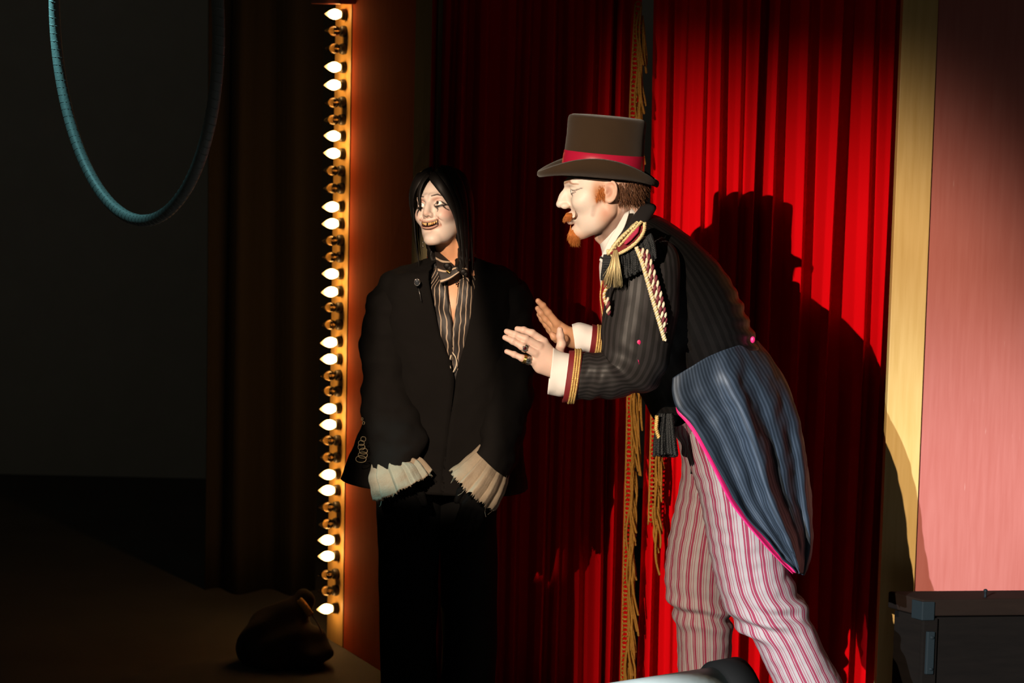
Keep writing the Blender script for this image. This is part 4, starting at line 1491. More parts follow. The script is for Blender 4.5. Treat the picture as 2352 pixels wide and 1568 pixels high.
# pink lining: inner shell, peeping out along the front edge
B = tail_points(-1)
B[..., 1] += 0.007
edge = P(9, 0, 6)[0] - P(0, 0, 6)[0]
s = np.linspace(1, 0, B.shape[1])[None, :, None] ** 6
tt = np.clip((np.linspace(0, 1, B.shape[0]) - 0.16) / 0.12, 0, 1)[:, None, None]
B = B + np.array([-0.008, 0, -0.005]) * s * tt + np.array([0.006, 0, 0]) * s * (1 - tt)
grid('tail_lining', B[6:], M_PINK, TL, solid=0.0015)['label'] = 'bright pink lining'
A2 = tail_points(1); A2[..., 0] += 0.09 * (1 - np.linspace(0, 1, A2.shape[1]))[None, :] * np.linspace(1, 0, A2.shape[0])[:, None] - 0.004
FT = grid('coat_tail', A2[:, ::-1], M_TAIL, MAN, solid=-0.003)
bt = P(1729, 780, 6.27)
mb = MB(); mb.ball(bt, 0.0075, 14, 10, scale=(0.8, 0.6, 1.1)); mb.build('back_button', M_PINK, TC)['label'] = 'pink waist button'

# ---- coat collar
col_rows = []
for k in range(24):
    t = k / 23
    col_rows.append([P(1398 + 82 * t - 6 * math.sin(PI * t), 590 - 122 * t, 6.265 + 0.075 * t ** 2 - 0.02 * math.sin(PI * t))[:],
                     P(1412 + 90 * t, 592 - 118 * t + 6 * math.sin(PI * t), 6.245 + 0.085 * t ** 2 - 0.02 * math.sin(PI * t))[:],
                     P(1426 + 72 * t, 596 - 112 * t + 14 * math.sin(PI * t), 6.225 + 0.10 * t ** 2)[:]])
grid('coat_collar', catmull(np.array(col_rows).transpose(1, 0, 2), 14).transpose(1, 0, 2), M_SLEEVE, TC, solid=0.006)

# ---- shirt: neck band, wing, front
sh = [((1378, 560), (1460, 462), 6.35, .066), ((1382, 585), (1470, 480), 6.35, .076), ((1376, 612), (1490, 520), 6.35, .10), ((1378, 650), (1540, 580), 6.35, .13), ((1386, 700), (1590, 640), 6.35, .15)]
SH = grid('shirt', ring_loft(sh, 30, 48, 2.0), M_WHITE, MAN, closed=True, disp=wrinkles(0.004, 25))
wing = np.array([[P(1438, 490, 6.285)[:], P(1420, 520, 6.272)[:], P(1400, 552, 6.268)[:], P(1386, 582, 6.272)[:], P(1378, 596, 6.28)[:]],
                 [P(1447, 486, 6.278)[:], P(1436, 520, 6.260)[:], P(1416, 556, 6.255)[:], P(1402, 588, 6.262)[:], P(1390, 612, 6.275)[:]]])
grid('shirt_collar', catmull(catmull(wing, 8).transpose(1, 0, 2), 20).transpose(1, 0, 2), M_WHITE, SH, solid=0.004)
mb = MB(); p = P(1380, 591, 6.262); mb.ball(p, 0.0028); mb.build('shirt_stud', M_BLACKTH, SH)
vest = [((1379, 640), (1470, 610), 6.35, .135), ((1377, 690), (1500, 670), 6.35, .165), ((1384, 750), (1540, 740), 6.35, .16), ((1420, 830), (1580, 810), 6.35, .15)]
VE = grid('waistcoat', ring_loft(vest, 24, 48), mat('red_waistcoat', (0.36, 0.006, 0.012), 0.6), MAN, closed=True)
mb = MB()
for vv, ff in rope_arrays(smooth_path(px_path([(1383, 645, 6.20), (1379, 680, 6.19), (1383, 715, 6.19), (1390, 755, 6.20)]), 30), 0.0012, 2, 0.006, r_strand=0.0012): mb.add(vv, ff)
mb.build('gold_piping', M_GOLDTH, VE)

# ---- sleeves
near_sl = [
    ((1440, 560), (1520, 540), 6.225, .050),
    ((1408, 612), (1556, 580), 6.185, .082),
    ((1390, 680), (1562, 662), 6.165, .088),
    ((1381, 745), (1552, 755), 6.150, .086),
    ((1380, 792), (1530, 855), 6.140, .082),
    ((1388, 812), (1478, 898), 6.135, .074),
    ((1362, 812), (1408, 912), 6.140, .066),
    ((1340, 810), (1350, 916), 6.150, .060),
    ((1322, 808), (1306, 920), 6.160, .058)]
A = ring_loft(near_sl, 110, 64, 2.1)


def sleeve_disp(A, nn):
    t = np.linspace(0, 1, A.shape[0])[:, None]
    elbow = np.exp(-((t - 0.60) / 0.11) ** 2)
    d = A[..., 0] * 60 + A[..., 2] * 95
    o = elbow * 0.008 * np.sin(d * 0.9 + 2.5 * nz(A, 9, 8.0))
    fore = np.exp(-((t - 0.83) / 0.10) ** 2)
    o = o + fore * 0.003 * np.sin(A[..., 0] * 160 - A[..., 2] * 60 + 3 * nz(A, 8, 2.0))
    return o + 0.006 * nz(A, 11, 3.0) + 0.002 * nz(A, 35, 1.0)


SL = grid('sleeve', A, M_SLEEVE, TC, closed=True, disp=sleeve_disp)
cuffL = A[-1]


def cuff_set(ring, prev, parent, shirt_ring, who):
    """maroon facing, three gold braids and the shirt cuff of one sleeve"""
    ring = np.asarray(ring); prev = np.asarray(prev)
    ax_ = ring.mean(0) - prev.mean(0); ax_ /= np.linalg.norm(ax_)
    c = ring.mean(0)
    big = c + (ring - c) * 1.06
    rows = [big - ax_ * 0.016, big - ax_ * 0.004, big + ax_ * 0.014, c + (ring - c) * 1.05 + ax_ * 0.016, c + (ring - c) * 0.93 + ax_ * 0.014, c + (ring - c) * 0.9 - ax_ * 0.02]
    cf = grid('cuff_facing', np.array(rows), M_MAROON, MAN, closed=True)
    cf['label'] = 'maroon cuff edged with gold braid'
    for off in (-0.012, -0.006, 0.0):
        mb = MB()
        loop = c + (ring - c) * 1.085 + ax_ * off
        loop = np.vstack([loop, loop[:1]])
        for vv, ff in rope_arrays(loop, 0.0014, 2, 0.007, n=5, r_strand=0.0017): mb.add(vv, ff)
        mb.build('gold_braid', M_GOLDTH, cf)
    K = ring_loft(shirt_ring, 20, 48, 2.2)
    sc = grid('shirt_cuff', K, M_WHITE, MAN, closed=True, disp=wrinkles(0.0025, 40), solid=-0.002)
    return cf


cuff_set(cuffL, A[-4], SL, [((1330, 818), (1318, 905), 6.16, .048), ((1300, 812), (1290, 908), 6.165, .048), ((1283, 806), (1276, 906), 6.17, .049), ((1270, 800), (1258, 903), 6.17, .050)], 'near')
far_sl = [
    ((1440, 560), (1520, 545), 6.46, .05), ((1412, 620), (1540, 590), 6.50, .08), ((1410, 700), (1540, 680), 6.53, .08), ((1420, 760), (1530, 790), 6.54, .078),
    ((1425, 755), (1460, 836), 6.53, .066), ((1400, 753), (1405, 826), 6.52, .056), ((1374, 750), (1366, 812), 6.51, .050)]
A = ring_loft(far_sl, 80, 48, 2.1)
FS = grid('sleeve', A, M_SLEEVE, TC, closed=True, disp=wrinkles(0.006, 12, 2, 0.003, 40))
cuff_set(A[-1], A[-4], FS, [((1380, 756), (1372, 812), 6.51, .040), ((1350, 748), (1345, 806), 6.51, .041), ((1330, 742), (1330, 808), 6.51, .042), ((1314, 746), (1322, 806), 6.51, .042)], 'far')
# pink snags showing through the worn elbow, red stitches under the cuff
for (x, yy, r) in ((1467, 786, .0055), (1463, 819, .0032)):
    p = P(x, yy, 6.062)
    mb = MB(); mb.ball(p, r, 10, 8, scale=(1, .45, 1.2)); mb.tube([p, p + Vector((0.004, -0.001, -0.010)), p + Vector((0.006, 0, -0.018))], [.0016, .001, .0004], 5)
    mb.build('pink_snag', M_PINK, SL)

# ---- rings on the near hand
def finger_ring(p, q, t, r, w, m, stone=None, name='finger_ring'):
    c = p.lerp(q, t); d = (q - p).normalized()
    a = d.cross(Vector((0, 1, 0))).normalized(); b = d.cross(a)
    mb = MB()
    for off in np.linspace(-w, w, 3):
        mb.tube([c + d * off + (a * math.cos(h) + b * math.sin(h)) * r for h in np.linspace(0, 2 * PI, 24, endpoint=False)], 0.0018, 6, closed=True)
    o = mb.build(name, m, MAN)
    if stone:
        top = c - Vector((0, 1, 0)) * (r + 0.001)
        mb = MB(); mb.box(top, 0.011, 0.004, 0.011); mb.build('bezel', m, o, smooth=False, bevel=0.001)
        mb = MB(); mb.ball(top - Vector((0, 0.0018, 0)), 0.0038, 12, 8, scale=(1, .6, 1)); mb.build('stone', stone, o)
    return o


M_SILVER = mat('silver', (0.72, 0.70, 0.66), 0.22, metal=1.0)
M_RINGGOLD = mat('ring_gold', (0.75, 0.48, 0.13), 0.25, metal=1.0)
M_GARNET = mat('dark_garnet', (0.05, 0.004, 0.006), 0.08)
finger_ring(near_f[2][0][0], near_f[2][1][0], 0.78, 0.0100, 0.0028, M_SILVER, M_GARNET)['label'] = 'silver ring with square dark red stone'
finger_ring(near_f[3][0][0], near_f[3][1][0], 0.78, 0.0094, 0.0022, M_RINGGOLD)['label'] = 'gold ring on the little finger'
finger_ring(near_f[3][0][0], near_f[3][1][0], 0.40, 0.0102, 0.0026, M_SILVER, M_BLACKTH)['label'] = 'silver ring with dark stone on the little finger'

# ---- trousers
near_leg = [
    ((1556, 955), (1790, 905), 6.370, .118),
    ((1560, 1000), (1800, 960), 6.360, .116),
    ((1582, 1060), (1800, 1035), 6.345, .110),
    ((1603, 1130), (1800, 1110), 6.335, .118),
    ((1618, 1210), (1802, 1185), 6.330, .108),
    ((1632, 1290), (1804, 1262), 6.325, .100),
    ((1652, 1365), (1812, 1318), 6.320, .095),
    ((1690, 1432), (1838, 1368), 6.315, .090),
    ((1735, 1482), (1868, 1430), 6.310, .084),
    ((1762, 1540), (1902, 1500), 6.305, .080),
    ((1796, 1615), (1945, 1585), 6.300, .076),
    ((1850, 1720), (1985, 1690), 6.300, .072),
    ((1880, 1800), (2010, 1790), 6.300, .070)]
A = ring_loft(near_leg, 150, 84, 2.1)


def leg_disp(knee, seed):
    def f(A, nn):
        t = np.linspace(0, 1, A.shape[0])[:, None]
        k = np.exp(-((t - knee) / 0.06) ** 2)
        o = 0.008 * k * np.sin(A[..., 2] * 120 + 30 * A[..., 0] + 2.5 * nz(A, 8, seed))
        k2 = np.exp(-((t - 0.30) / 0.22) ** 2)
        o = o + 0.0010 * k2 * np.sin(A[..., 2] * 150 + 3 * nz(A, 5, seed + 2))
        return o + 0.007 * nz(A, (12, 12, 7), seed) + 0.0018 * nz(A, 45, seed)
    return f


TRS = empty('trousers', (0, 0, 0)); TRS.location = P(1640, 1000, 6.3); attach(TRS, MAN)
tag(TRS, 'white trousers with narrow crimson stripes')
grid('trouser_leg', A, M_TR, TRS, closed=True, disp=leg_disp(0.60, 1.0))
far_leg = [
    ((1552, 962), (1720, 930), 6.500, .140),
    ((1556, 1010), (1715, 990), 6.510, .135),
    ((1566, 1080), (1706, 1060), 6.520, .120),
    ((1552, 1165), (1700, 1150), 6.520, .108),
    ((1533, 1255), (1690, 1250), 6.520, .100),
    ((1528, 1325), (1684, 1330), 6.520, .094),
    ((1536, 1375), (1682, 1385), 6.520, .090),
    ((1550, 1425), (1682, 1440), 6.525, .086),
    ((1556, 1490), (1680, 1500), 6.530, .080),
    ((1563, 1570), (1680, 1580), 6.535, .076),
    ((1575, 1680), (1685, 1690), 6.540, .073),
    ((1585, 1780), (1690, 1785), 6.540, .071)]
A = ring_loft(far_leg, 130, 72, 2.1)
grid('trouser_leg', A, M_TR, TRS, closed=True, disp=leg_disp(0.58, 7.0))
# rucked-up fly front
fl_r = [((1547, 975), (1600, 950), 6.32, .06), ((1545, 995), (1610, 985), 6.370, .07), ((1562, 1015), (1600, 1005), 6.370, .06), ((1563, 1040), (1600, 1050), 6.380, .05)]
grid('waist_front', ring_loft(fl_r, 30, 40), M_TR, TRS, closed=True, disp=wrinkles(0.006, 30, 3))
for (an, dirx, nm) in ((P(1945, 1800, 6.30), -0.2, 'n'), (P(1637, 1790, 6.54), -0.24, 'f')):
    def shoe(p, a=an):
        x0 = a.x
        d = s_ell(p, (x0 + 0.01, a.y, 0.05), (0.05, 0.042, 0.055))
        d = smin(d, s_ell(p, (x0 - 0.10, a.y, 0.035), (0.11, 0.045, 0.038)), 0.04)
        d = smin(d, s_cone(p, (x0 + 0.01, a.y, 0.06), (a.x, a.y, max(0.13, a.z)), 0.045, 0.042), 0.03)
        return smax(d, -(p[:, 2] - 0.0), 0.004)
    v, f = surface_net(shoe, (an.x - .26, an.y - .08, -0.012), (an.x + .10, an.y + .08, max(0.13, an.z) + .08), 0.008)
    v[:, 2] = np.maximum(v[:, 2], 0.0)
    mesh_obj('shoe', v, f, M_SHOE, MAN)

# ---- epaulette on the near shoulder
EP = empty('epaulette', (0, 0, 0)); EP.location = P(1440, 550, 6.12); attach(EP, MAN)
tag(EP, 'crimson and gold epaulette with black fringe and gold tassel')


def slab_px(name, outline, Y0, thick, m, parent, tilt=0.0, bevel=0.003):
    """padded plate with a drawn outline and real thickness; tilt = depth change per pixel of height"""
    n = len(outline)
    cy = sum(q[1] for q in outline) / n
    v = [P(x, yy, Y0 + tilt * (yy - cy))[:] for x, yy in outline] + [P(x, yy, Y0 + thick + tilt * (yy - cy))[:] for x, yy in outline]
    f = [tuple(range(n)), tuple(range(2 * n - 1, n - 1, -1))] + [(i, i + n, (i + 1) % n + n, (i + 1) % n) for i in range(n)]
    o = mesh_obj(name, np.array(v), f, m, parent, smooth=False)
    md = o.modifiers.new('bevel', 'BEVEL'); md.width = bevel; md.segments = 3; md.limit_method = 'ANGLE'
    return o


slab_px('board', [(1400, 583), (1414, 560), (1436, 536), (1458, 516), (1474, 507), (1480, 512), (1478, 530), (1464, 550), (1444, 566), (1424, 578), (1410, 586)], 6.085, 0.07, M_MAROON, EP, tilt=-0.0006)['label'] = 'crimson padded board'
crim = mat('crimson_velvet', (0.42, 0.02, 0.075), 0.6)
slab_px('board_top', [(1432, 560), (1446, 540), (1462, 522), (1470, 518), (1466, 534), (1450, 552), (1438, 562)], 6.077, 0.012, crim, EP, tilt=-0.0006)
for nm, pth, R_ in (('edge_cord', [(1404, 588, 6.075), (1424, 581, 6.070), (1446, 569, 6.068), (1466, 552, 6.074), (1479, 531, 6.085), (1481, 511, 6.098)], .0026), ('edge_cord', [(1420, 566, 6.074), (1440, 545, 6.078), (1458, 525, 6.088), (1474, 508, 6.10)], .0022)):
    mb = MB()
    for vv, ff in rope_arrays(smooth_path(px_path(pth), 40), R_, 2, 0.010, r_strand=R_): mb.add(vv, ff)
    mb.build(nm, M_PALEGOLD, EP)
mb = MB()                                               # plaited gold crest
for k in range(3):
    pts = []
    for i in range(70):
        t = i / 69
        b = Vector(catmull([P(1402, 580, 6.075)[:], P(1418, 556, 6.072)[:], P(1434, 538, 6.080)[:], P(1450, 524, 6.09)[:], P(1458, 515, 6.10)[:]], 70)[i])
        a = 2 * PI * (t * 4 + k / 3)
        pts.append(b + Vector((0.0060 * math.sin(a), 0.004 * math.sin(2 * a), 0.0048 * math.sin(a))))
    mb.tube(pts, 0.0040, 6)
mb.build('plaited_crest', M_PALEGOLD, EP)
slab_px('clasp', [(1392, 572), (1410, 573), (1411, 587), (1394, 587)], 6.080, 0.02, M_PALEGOLD, EP)
rng = np.random.RandomState(9)


def tassel(name, cords, m, parent, R_=0.0022, pitch=0.008, strands=2):
    mb = MB()
    for pth in cords:
        for vv, ff in rope_arrays(smooth_path(pth, 14), R_, strands, pitch, n=5, r_strand=R_): mb.add(vv, ff)
    o = mb.build(name, m, parent); o['kind'] = 'stuff'
    return o


cords = []
for k in range(26):
    t = k / 25
    x0 = 1416 + 78 * t; y0 = 578 - 40 * t + 6 * math.sin(PI * t)
    L = rng.uniform(52, 66)
    cords.append(px_path([(x0, y0, 6.095), (x0 + 5 * t + 2, y0 + L * .4, 6.070 + 0.01 * rng.rand()), (x0 + 9 * t + rng.uniform(-2, 3), y0 + L, 6.068 + 0.01 * rng.rand())]))
for k in range(8):
    x0 = 1390 + k * 2.6
    cords.append(px_path([(x0, 586, 6.085), (x0 - 4, 612, 6.08), (x0 - 5 + rng.uniform(-2, 2), 642, 6.09)]))
tassel('black_fringe', cords, M_BLACKTH, EP, 0.0026)['label'] = 'black corded fringe'
mb = MB()
v_all = []
for k in range(230):
    a = rng.uniform(-1, 1); b = rng.uniform(-1, 1)
    top_ = P(1414 + 4 * a, 574, 6.074 + 0.006 * b)
    L = rng.uniform(0.7, 1.05)
    end = P(1408 + 22 * a + rng.uniform(-2, 2), 574 + 84 * L, 6.066 + 0.014 * b)
    midp = P(1412 + 12 * a, 610, 6.060 + 0.012 * b)
    v, f = tube_arrays([top_, midp, end], [.0011, .0011, .0006], 3)
    mb.add(v, f)
tz = mb.build('gold_tassel', M_PALEGOLD, EP); tz['kind'] = 'stuff'; tz['label'] = 'pale gold thread tassel'

# ---- aiguillette cords
AG = empty('aiguillette', (0, 0, 0)); AG.location = P(1490, 670, 6.06); attach(AG, MAN)
tag(AG, 'hanging twisted shoulder cords in gold, cream and wine red')
for nm, pth, R_, pit, mm in (
        ('gold_cord', [(1462, 568, 6.066), (1476, 606, 6.060), (1496, 676, 6.058), (1514, 738, 6.062), (1527, 782, 6.072)], .0030, .012, [M_CREAM, M_PALEGOLD]),
        ('wine_cord', [(1474, 572, 6.064), (1490, 618, 6.060), (1506, 672, 6.060), (1520, 724, 6.065), (1527, 765, 6.072)], .0032, .026, [M_CREAM, M_WINE]),
        ('wine_cord', [(1484, 575, 6.066), (1500, 622, 6.062), (1515, 672, 6.063), (1525, 716, 6.068), (1528, 745, 6.074)], .0032, .026, [M_CREAM, M_WINE]),
        ('gold_cord', [(1398, 656, 6.085), (1388, 672, 6.083), (1389, 690, 6.084), (1397, 706, 6.09)], .0022, .009, [M_CREAM, M_GOLDTH]),
        ('wine_cord', [(1394, 684, 6.082), (1397, 702, 6.082), (1398, 722, 6.086)], .0030, .022, [M_CREAM, M_WINE])):
    mb = MB()
    for k, (vv, ff) in enumerate(rope_arrays(smooth_path(px_path(pth), 40), R_, 2, pit, n=8, r_strand=R_ * 1.05)): mb.add(vv, ff, k)
    mb.build(nm, mm, AG)

# ---- black sash tassel at the waist
cords = []
for k in range(40):
    a = rng.uniform(-1, 1); b = rng.uniform(-1, 1)
    cords.append(px_path([(1530 + 14 * a, 950, 6.24 + .02 * b), (1528 + 22 * a, 1000, 6.22 + .02 * b), (1529 + 27 * a, 1046 + rng.uniform(-9, 3) - 30 * max(0, a - .85), 6.22 + .03 * b)]))
tassel('sash_tassel', cords, M_BLACKTH, MAN, 0.0028)['label'] = 'black sash tassel'
mb = MB()
for vv, ff in rope_arrays(px_path([(1509, 955, 6.20), (1507, 985, 6.195), (1513, 1005, 6.20)]), 0.003, 2, 0.010, r_strand=0.003): mb.add(vv, ff)
mb.build('sash_cord', M_GOLDTH, MAN)
# ================================================================== BLACK-HAIRED PERFORMER
YW = 6.80
WOM = empty('person', (P(1030, 1000, YW).x, YW, 0))
tag(WOM, 'person with black hair, white face paint, oversized black jacket and frilled cuffs, grinning', 'person')
M_JACKET = mat('black_wool', (0.0055, 0.0048, 0.0044), 0.9, bump=0.3, bscale=350, spec=0.08)
M_BLKTR = mat('black_trouser_cloth', (0.004, 0.004, 0.004), 0.95, bump=0.2, bscale=300, spec=0.05)
M_SHIRTST = stripe_mat('brown_striped_shirt', [(0.0, (0.010, 0.0068, 0.0055)), (0.66, (0.36, 0.27, 0.19)), (0.86, (0.010, 0.0068, 0.0055))], 58, 0.6, bump=0.2, wob=1.3)
M_COLLST = stripe_mat('brown_striped_collar', [(0.0, (0.014, 0.009, 0.007)), (0.70, (0.45, 0.34, 0.24)), (0.90, (0.014, 0.009, 0.007))], 3, 0.6, bump=0.2)
M_FRILL = mat('unbleached_linen', (0.23, 0.185, 0.13), 0.9, bump=0.5, bscale=260, var=0.2, vscale=40)
M_BLKHAIR = mat('black_hair', (0.006, 0.005, 0.0045), 0.5, spec=0.2)
M_GLOVE = mat('black_glove', (0.003, 0.003, 0.003), 0.9, spec=0.05)

yaw, pit = math.radians(27), math.radians(15)
FW = Vector((-math.sin(yaw) * math.cos(pit), -math.cos(yaw) * math.cos(pit), math.sin(pit)))
RW0 = frame(FW, (-0.17, 0.0, 1))
WS = 0.885
RWS = RW0 @ Matrix.Diagonal((0.87, 0.81, 0.87))
WO = P(989, 470, 6.70) - RWS @ Vector((0.078, 0, 0.0))


def to_w(p):
    return RWS.inverted() @ (Vector(p) - WO)


nb = to_w(P(1046, 612, 6.80)); nb2 = to_w(P(1050, 650, 6.80))
HWOM = dict(cut_w=0.80, jaw_w=0.80, chin_x=-0.005, mound=-0.009, wrap=7.0, nose=(0.1145, -0.033), mouth_z=-0.063, chin_z=-0.103, mouth_w=0.0345, curve=9.0, lip_x=0.0945, lip_u=0.0025, lip_l=0.0030, lip_d=0.0052, eye_open=0.0060, smile=1, gap=0.0048, no_ear=0,
            neck=[((-0.020, 0, -0.055), tuple(nb), 0.044, 0.050), (tuple(nb), tuple(nb2), 0.050, 0.058)],
            cords=[((-0.020, 0.045, -0.055), tuple(to_w(P(1056, 622, 6.755))), 0.009, 0.010)])


def paint_wom(v):
    x, y, z = v.T
    c = np.tile(np.array([0.56, 0.28, 0.15]), (len(v), 1))
    face = np.clip((x - 0.000) / 0.03, 0, 1) * np.clip((z + 0.128 - 0.10 * (x - 0.07)) / 0.012, 0, 1)
    c = mixc(c, (0.62, 0.51, 0.45), face)
    m = v.copy(); m[:, 1] = np.abs(y)
    c = mixc(c, (0.52, 0.16, 0.11), 0.95 * gauss(m, (0.055, 0.048, -0.028), (0.03, 0.018, 0.016)))
    c = mixc(c, (0.50, 0.24, 0.16), 0.55 * gauss(v, (0.11, 0, -0.034), (0.014, 0.016, 0.008)))
    c = mixc(c, (0.52, 0.24, 0.17), 0.7 * gauss(m, (0.08, 0.026, 0.014), (0.02, 0.018, 0.008)))
    yy = z - 9.0 * y ** 2
    lip = (np.exp(-((yy + 0.0735) / 0.0045) ** 2) + np.exp(-((yy + 0.0545) / 0.0028) ** 2)) * (np.abs(y) < 0.036) * (x > 0.055)
    c = mixc(c, (0.42, 0.16, 0.10), np.clip(lip, 0, 1) * 0.75)
    inner = (np.abs(yy + 0.0635) < 0.0075) * (np.abs(y) < 0.0295) * (x < 0.0905 - 7 * y ** 2) * (x > 0.05)
    c = mixc(c, (0.035, 0.010, 0.008), inner * 1.0)
    fr = (x > 0.04)
    # her left eye
    d = seg2(v, [(0.016, -0.003, .0012), (0.026, 0.0065, .0016), (0.040, 0.0050, .0020), (0.052, -0.0035, .0026), (0.066, -0.006, .0006)], 1)
    d = np.maximum(d, seg2(v, [(0.017, -0.006, .0012), (0.024, -0.0100, .0042), (0.036, -0.0080, .0040), (0.050, -0.0050, .0030)], 1))
    d = np.maximum(d, seg2(v, [(0.024, -0.010, .0030), (0.031, -0.019, .0018), (0.030, -0.026, .0012)], 1))
    d = np.maximum(d, seg2(v, [(0.044, -0.007, .0025), (0.054, -0.017, .0016), (0.060, -0.020, .0014)], 1))
    d = np.maximum(d, seg2(v, [(0.050, 0.016, .0010), (0.054, 0.011, .0016)], 1))
    # her right eye
    mr = v.copy(); mr[:, 1] *= -1
    d = np.maximum(d, seg2(mr, [(0.016, -0.003, .0012), (0.026, 0.0065, .0018), (0.042, 0.0050, .0028), (0.054, 0.002, .0020)], 1))
    d = np.maximum(d, seg2(mr, [(0.026, -0.0085, .0030), (0.038, -0.0080, .0048), (0.050, -0.004, .0040)], 1))
    d = np.maximum(d, seg2(mr, [(0.038, -0.010, .0050), (0.043, -0.022, .0030), (0.042, -0.034, .0010)], 1))
    c = mixc(c, (0.010, 0.007, 0.006), d * fr)
    br = seg2(m, [(0.014, 0.021, .0016), (0.030, 0.026, .0026), (0.046, 0.021, .0015)], 1) * fr
    c = mixc(c, (0.025, 0.016, 0.012), br)
    c = mixc(c, (0.20, 0.08, 0.05), 0.6 * seg2(m, [(0.020, -0.040, .0014), (0.032, -0.054, .0014), (0.034, -0.064, .0010)], 1) * fr)
    return c


HWOM['paint'] = paint_wom
vh, fh, ch = build_head(HWOM, WO, RWS, res=0.0021)
chest_w = limb_arrays([(P(1046, 640, 6.80), P(1046, 700, 6.80), .075, .10), (P(1046, 700, 6.80), P(1035, 900, 6.81), .105, .10), (P(1035, 900, 6.81), P(1020, 1050, 6.83), .08, .08),
                       (P(930, 665, 6.80), P(1130, 665, 6.82), .032, .032), (P(912, 680, 6.80), P(892, 860, 6.75), .034, .030), (P(885, 860, 6.74), P(915, 1080, 6.64), .034, .024),
                       (P(1150, 680, 6.82), P(1170, 850, 6.76), .034, .030), (P(1170, 850, 6.76), P(1115, 1080, 6.65), .034, .024),
                       (P(955, 1120, 6.84), P(945, 1700, 6.82), .055, .04), (P(1070, 1120, 6.84), P(1080, 1700, 6.83), .055, .04)], 0.010, (0.62, 0.32, 0.18))
bw = join_body([(vh, fh, ch), chest_w], 'body', WOM)
bw['label'] = 'white painted face with black eye paint, bare neck'
eye_objs(WOM, WO, RWS, (1, -0.30, 0.10), iris=(0.03, 0.015, 0.01))

WL = lambda x, y, z: WO + RWS @ Vector((x, y, z))
# teeth: stained, one missing
M_TOOTH = mat('stained_tooth', (0.62, 0.40, 0.16), 0.3)
M_TOOTH2 = mat('brown_tooth', (0.42, 0.20, 0.06), 0.35)
TE = empty('teeth', (0, 0, 0)); TE.location = WL(0.088, 0, -0.06); attach(TE, WOM)
TE['label'] = 'crooked stained teeth with one gap'
for k, yv in enumerate(np.linspace(-0.0235, 0.0235, 9)):
    if k == 3: continue
    hgt = 1.12 * [0.0040, 0.0048, 0.0056, 0, 0.0058, 0.0054, 0.0052, 0.0046, 0.0038][k]
    c_ = WL(0.0875 - 7 * yv * yv, yv, -0.0585 + 9 * yv * yv + 0.0012 - hgt * 0.30)
    mb = MB(); mb.ball((0, 0, 0), 1, 10, 8, scale=(0.0026, 0.0032, hgt))
    o = mb.build('tooth', M_TOOTH if k % 3 else M_TOOTH2, None)
    for vtx in o.data.vertices:
        vtx.co = RWS @ vtx.co + c_
    attach(o, TE)

# ---- hair: scalp cap and locks
def cap_sdf(p):
    p = p.astype(np.float32)
    d = s_ell(p, (-0.016, 0, 0.032), (0.102, 0.083, 0.092))
    d = smin(d, s_ell(p, (-0.045, 0, -0.05), (0.062, 0.080, 0.10)), 0.04)
    d = smin(d, s_ell(p, (-0.055, 0, -0.13), (0.040, 0.075, 0.08)), 0.04)
    cut = s_ell(p, (0.085, -0.004, -0.035), (0.072, 0.062, 0.125))
    d = smax(d, -cut, 0.006)
    d = smax(d, -s_ell(p, (0.02, 0, -0.13), (0.07, 0.060, 0.08)), 0.01)
    a = np.arctan2(p[:, 1], p[:, 2] - 0.0)
    return d + 0.0016 * np.sin(a * 46 + p[:, 0] * 30) + 0.001 * np.sin(a * 97)


v, f = surface_net(cap_sdf, (-0.14, -0.11, -0.22), (0.10, 0.11, 0.15), 0.0035)
HAIR = mesh_obj('hair', v @ np.array(RWS).T + np.array(WO[:]), f, M_BLKHAIR, WOM)
HAIR['label'] = 'long black hair with loose front locks'


def lock(pts, w, n=26, thin=0.28, name='hair_lock'):
    """flat tapering lock along a path in head space"""
    pts = [(a, b, c_ - 0.10 * max(0, c_ - 0.04)) for a, b, c_ in pts]
    Q = catmull(pts, n)
    A = np.empty((n, 10, 3))
    T = np.gradient(Q, axis=0); T /= np.linalg.norm(T, axis=1, keepdims=True)
    for i in range(n):
        s = i / (n - 1)
        ww = w * (0.55 + 0.45 * math.sin(PI * min(1, s * 1.3 + 0.15))) * (1 - s ** 5)
        out = Q[i] - np.array([-0.02, 0, 0.02]); out[2] *= 0.3
        a = np.cross(T[i], out); a /= (np.linalg.norm(a) + 1e-9)
        b = np.cross(a, T[i])
        for j in range(10):
            th_ = 2 * PI * j / 10
            A[i, j] = Q[i] + a * ww * math.cos(th_) + b * ww * thin * math.sin(th_)
    A = A @ np.array(RWS).T + np.array(WO[:])
    return grid(name, A, M_BLKHAIR, HAIR, closed=True, caps=True)


lock([(0.082, 0.006, 0.098), (0.098, 0.024, 0.078), (0.097, 0.048, 0.046), (0.078, 0.066, 0.010), (0.052, 0.077, -0.040), (0.034, 0.078, -0.10), (0.015, 0.075, -0.17)], 0.016)
lock([(0.070, 0.010, 0.108), (0.088, 0.038, 0.088), (0.082, 0.062, 0.050), (0.058, 0.078, 0.0), (0.036, 0.085, -0.06), (0.020, 0.085, -0.13), (0.008, 0.080, -0.20)], 0.019)
lock([(0.045, 0.012, 0.122), (0.052, 0.055, 0.100), (0.040, 0.082, 0.040), (0.020, 0.090, -0.03), (0.004, 0.090, -0.11), (-0.01, 0.085, -0.21)], 0.024)
lock([(0.010, 0.012, 0.130), (0.010, 0.062, 0.105), (0.000, 0.090, 0.040), (-0.016, 0.095, -0.04), (-0.03, 0.092, -0.12), (-0.04, 0.086, -0.22)], 0.026)
lock([(0.086, -0.002, 0.096), (0.103, -0.014, 0.070), (0.108, -0.024, 0.040), (0.106, -0.026, 0.014), (0.100, -0.026, -0.008), (0.094, -0.028, -0.022)], 0.0085)
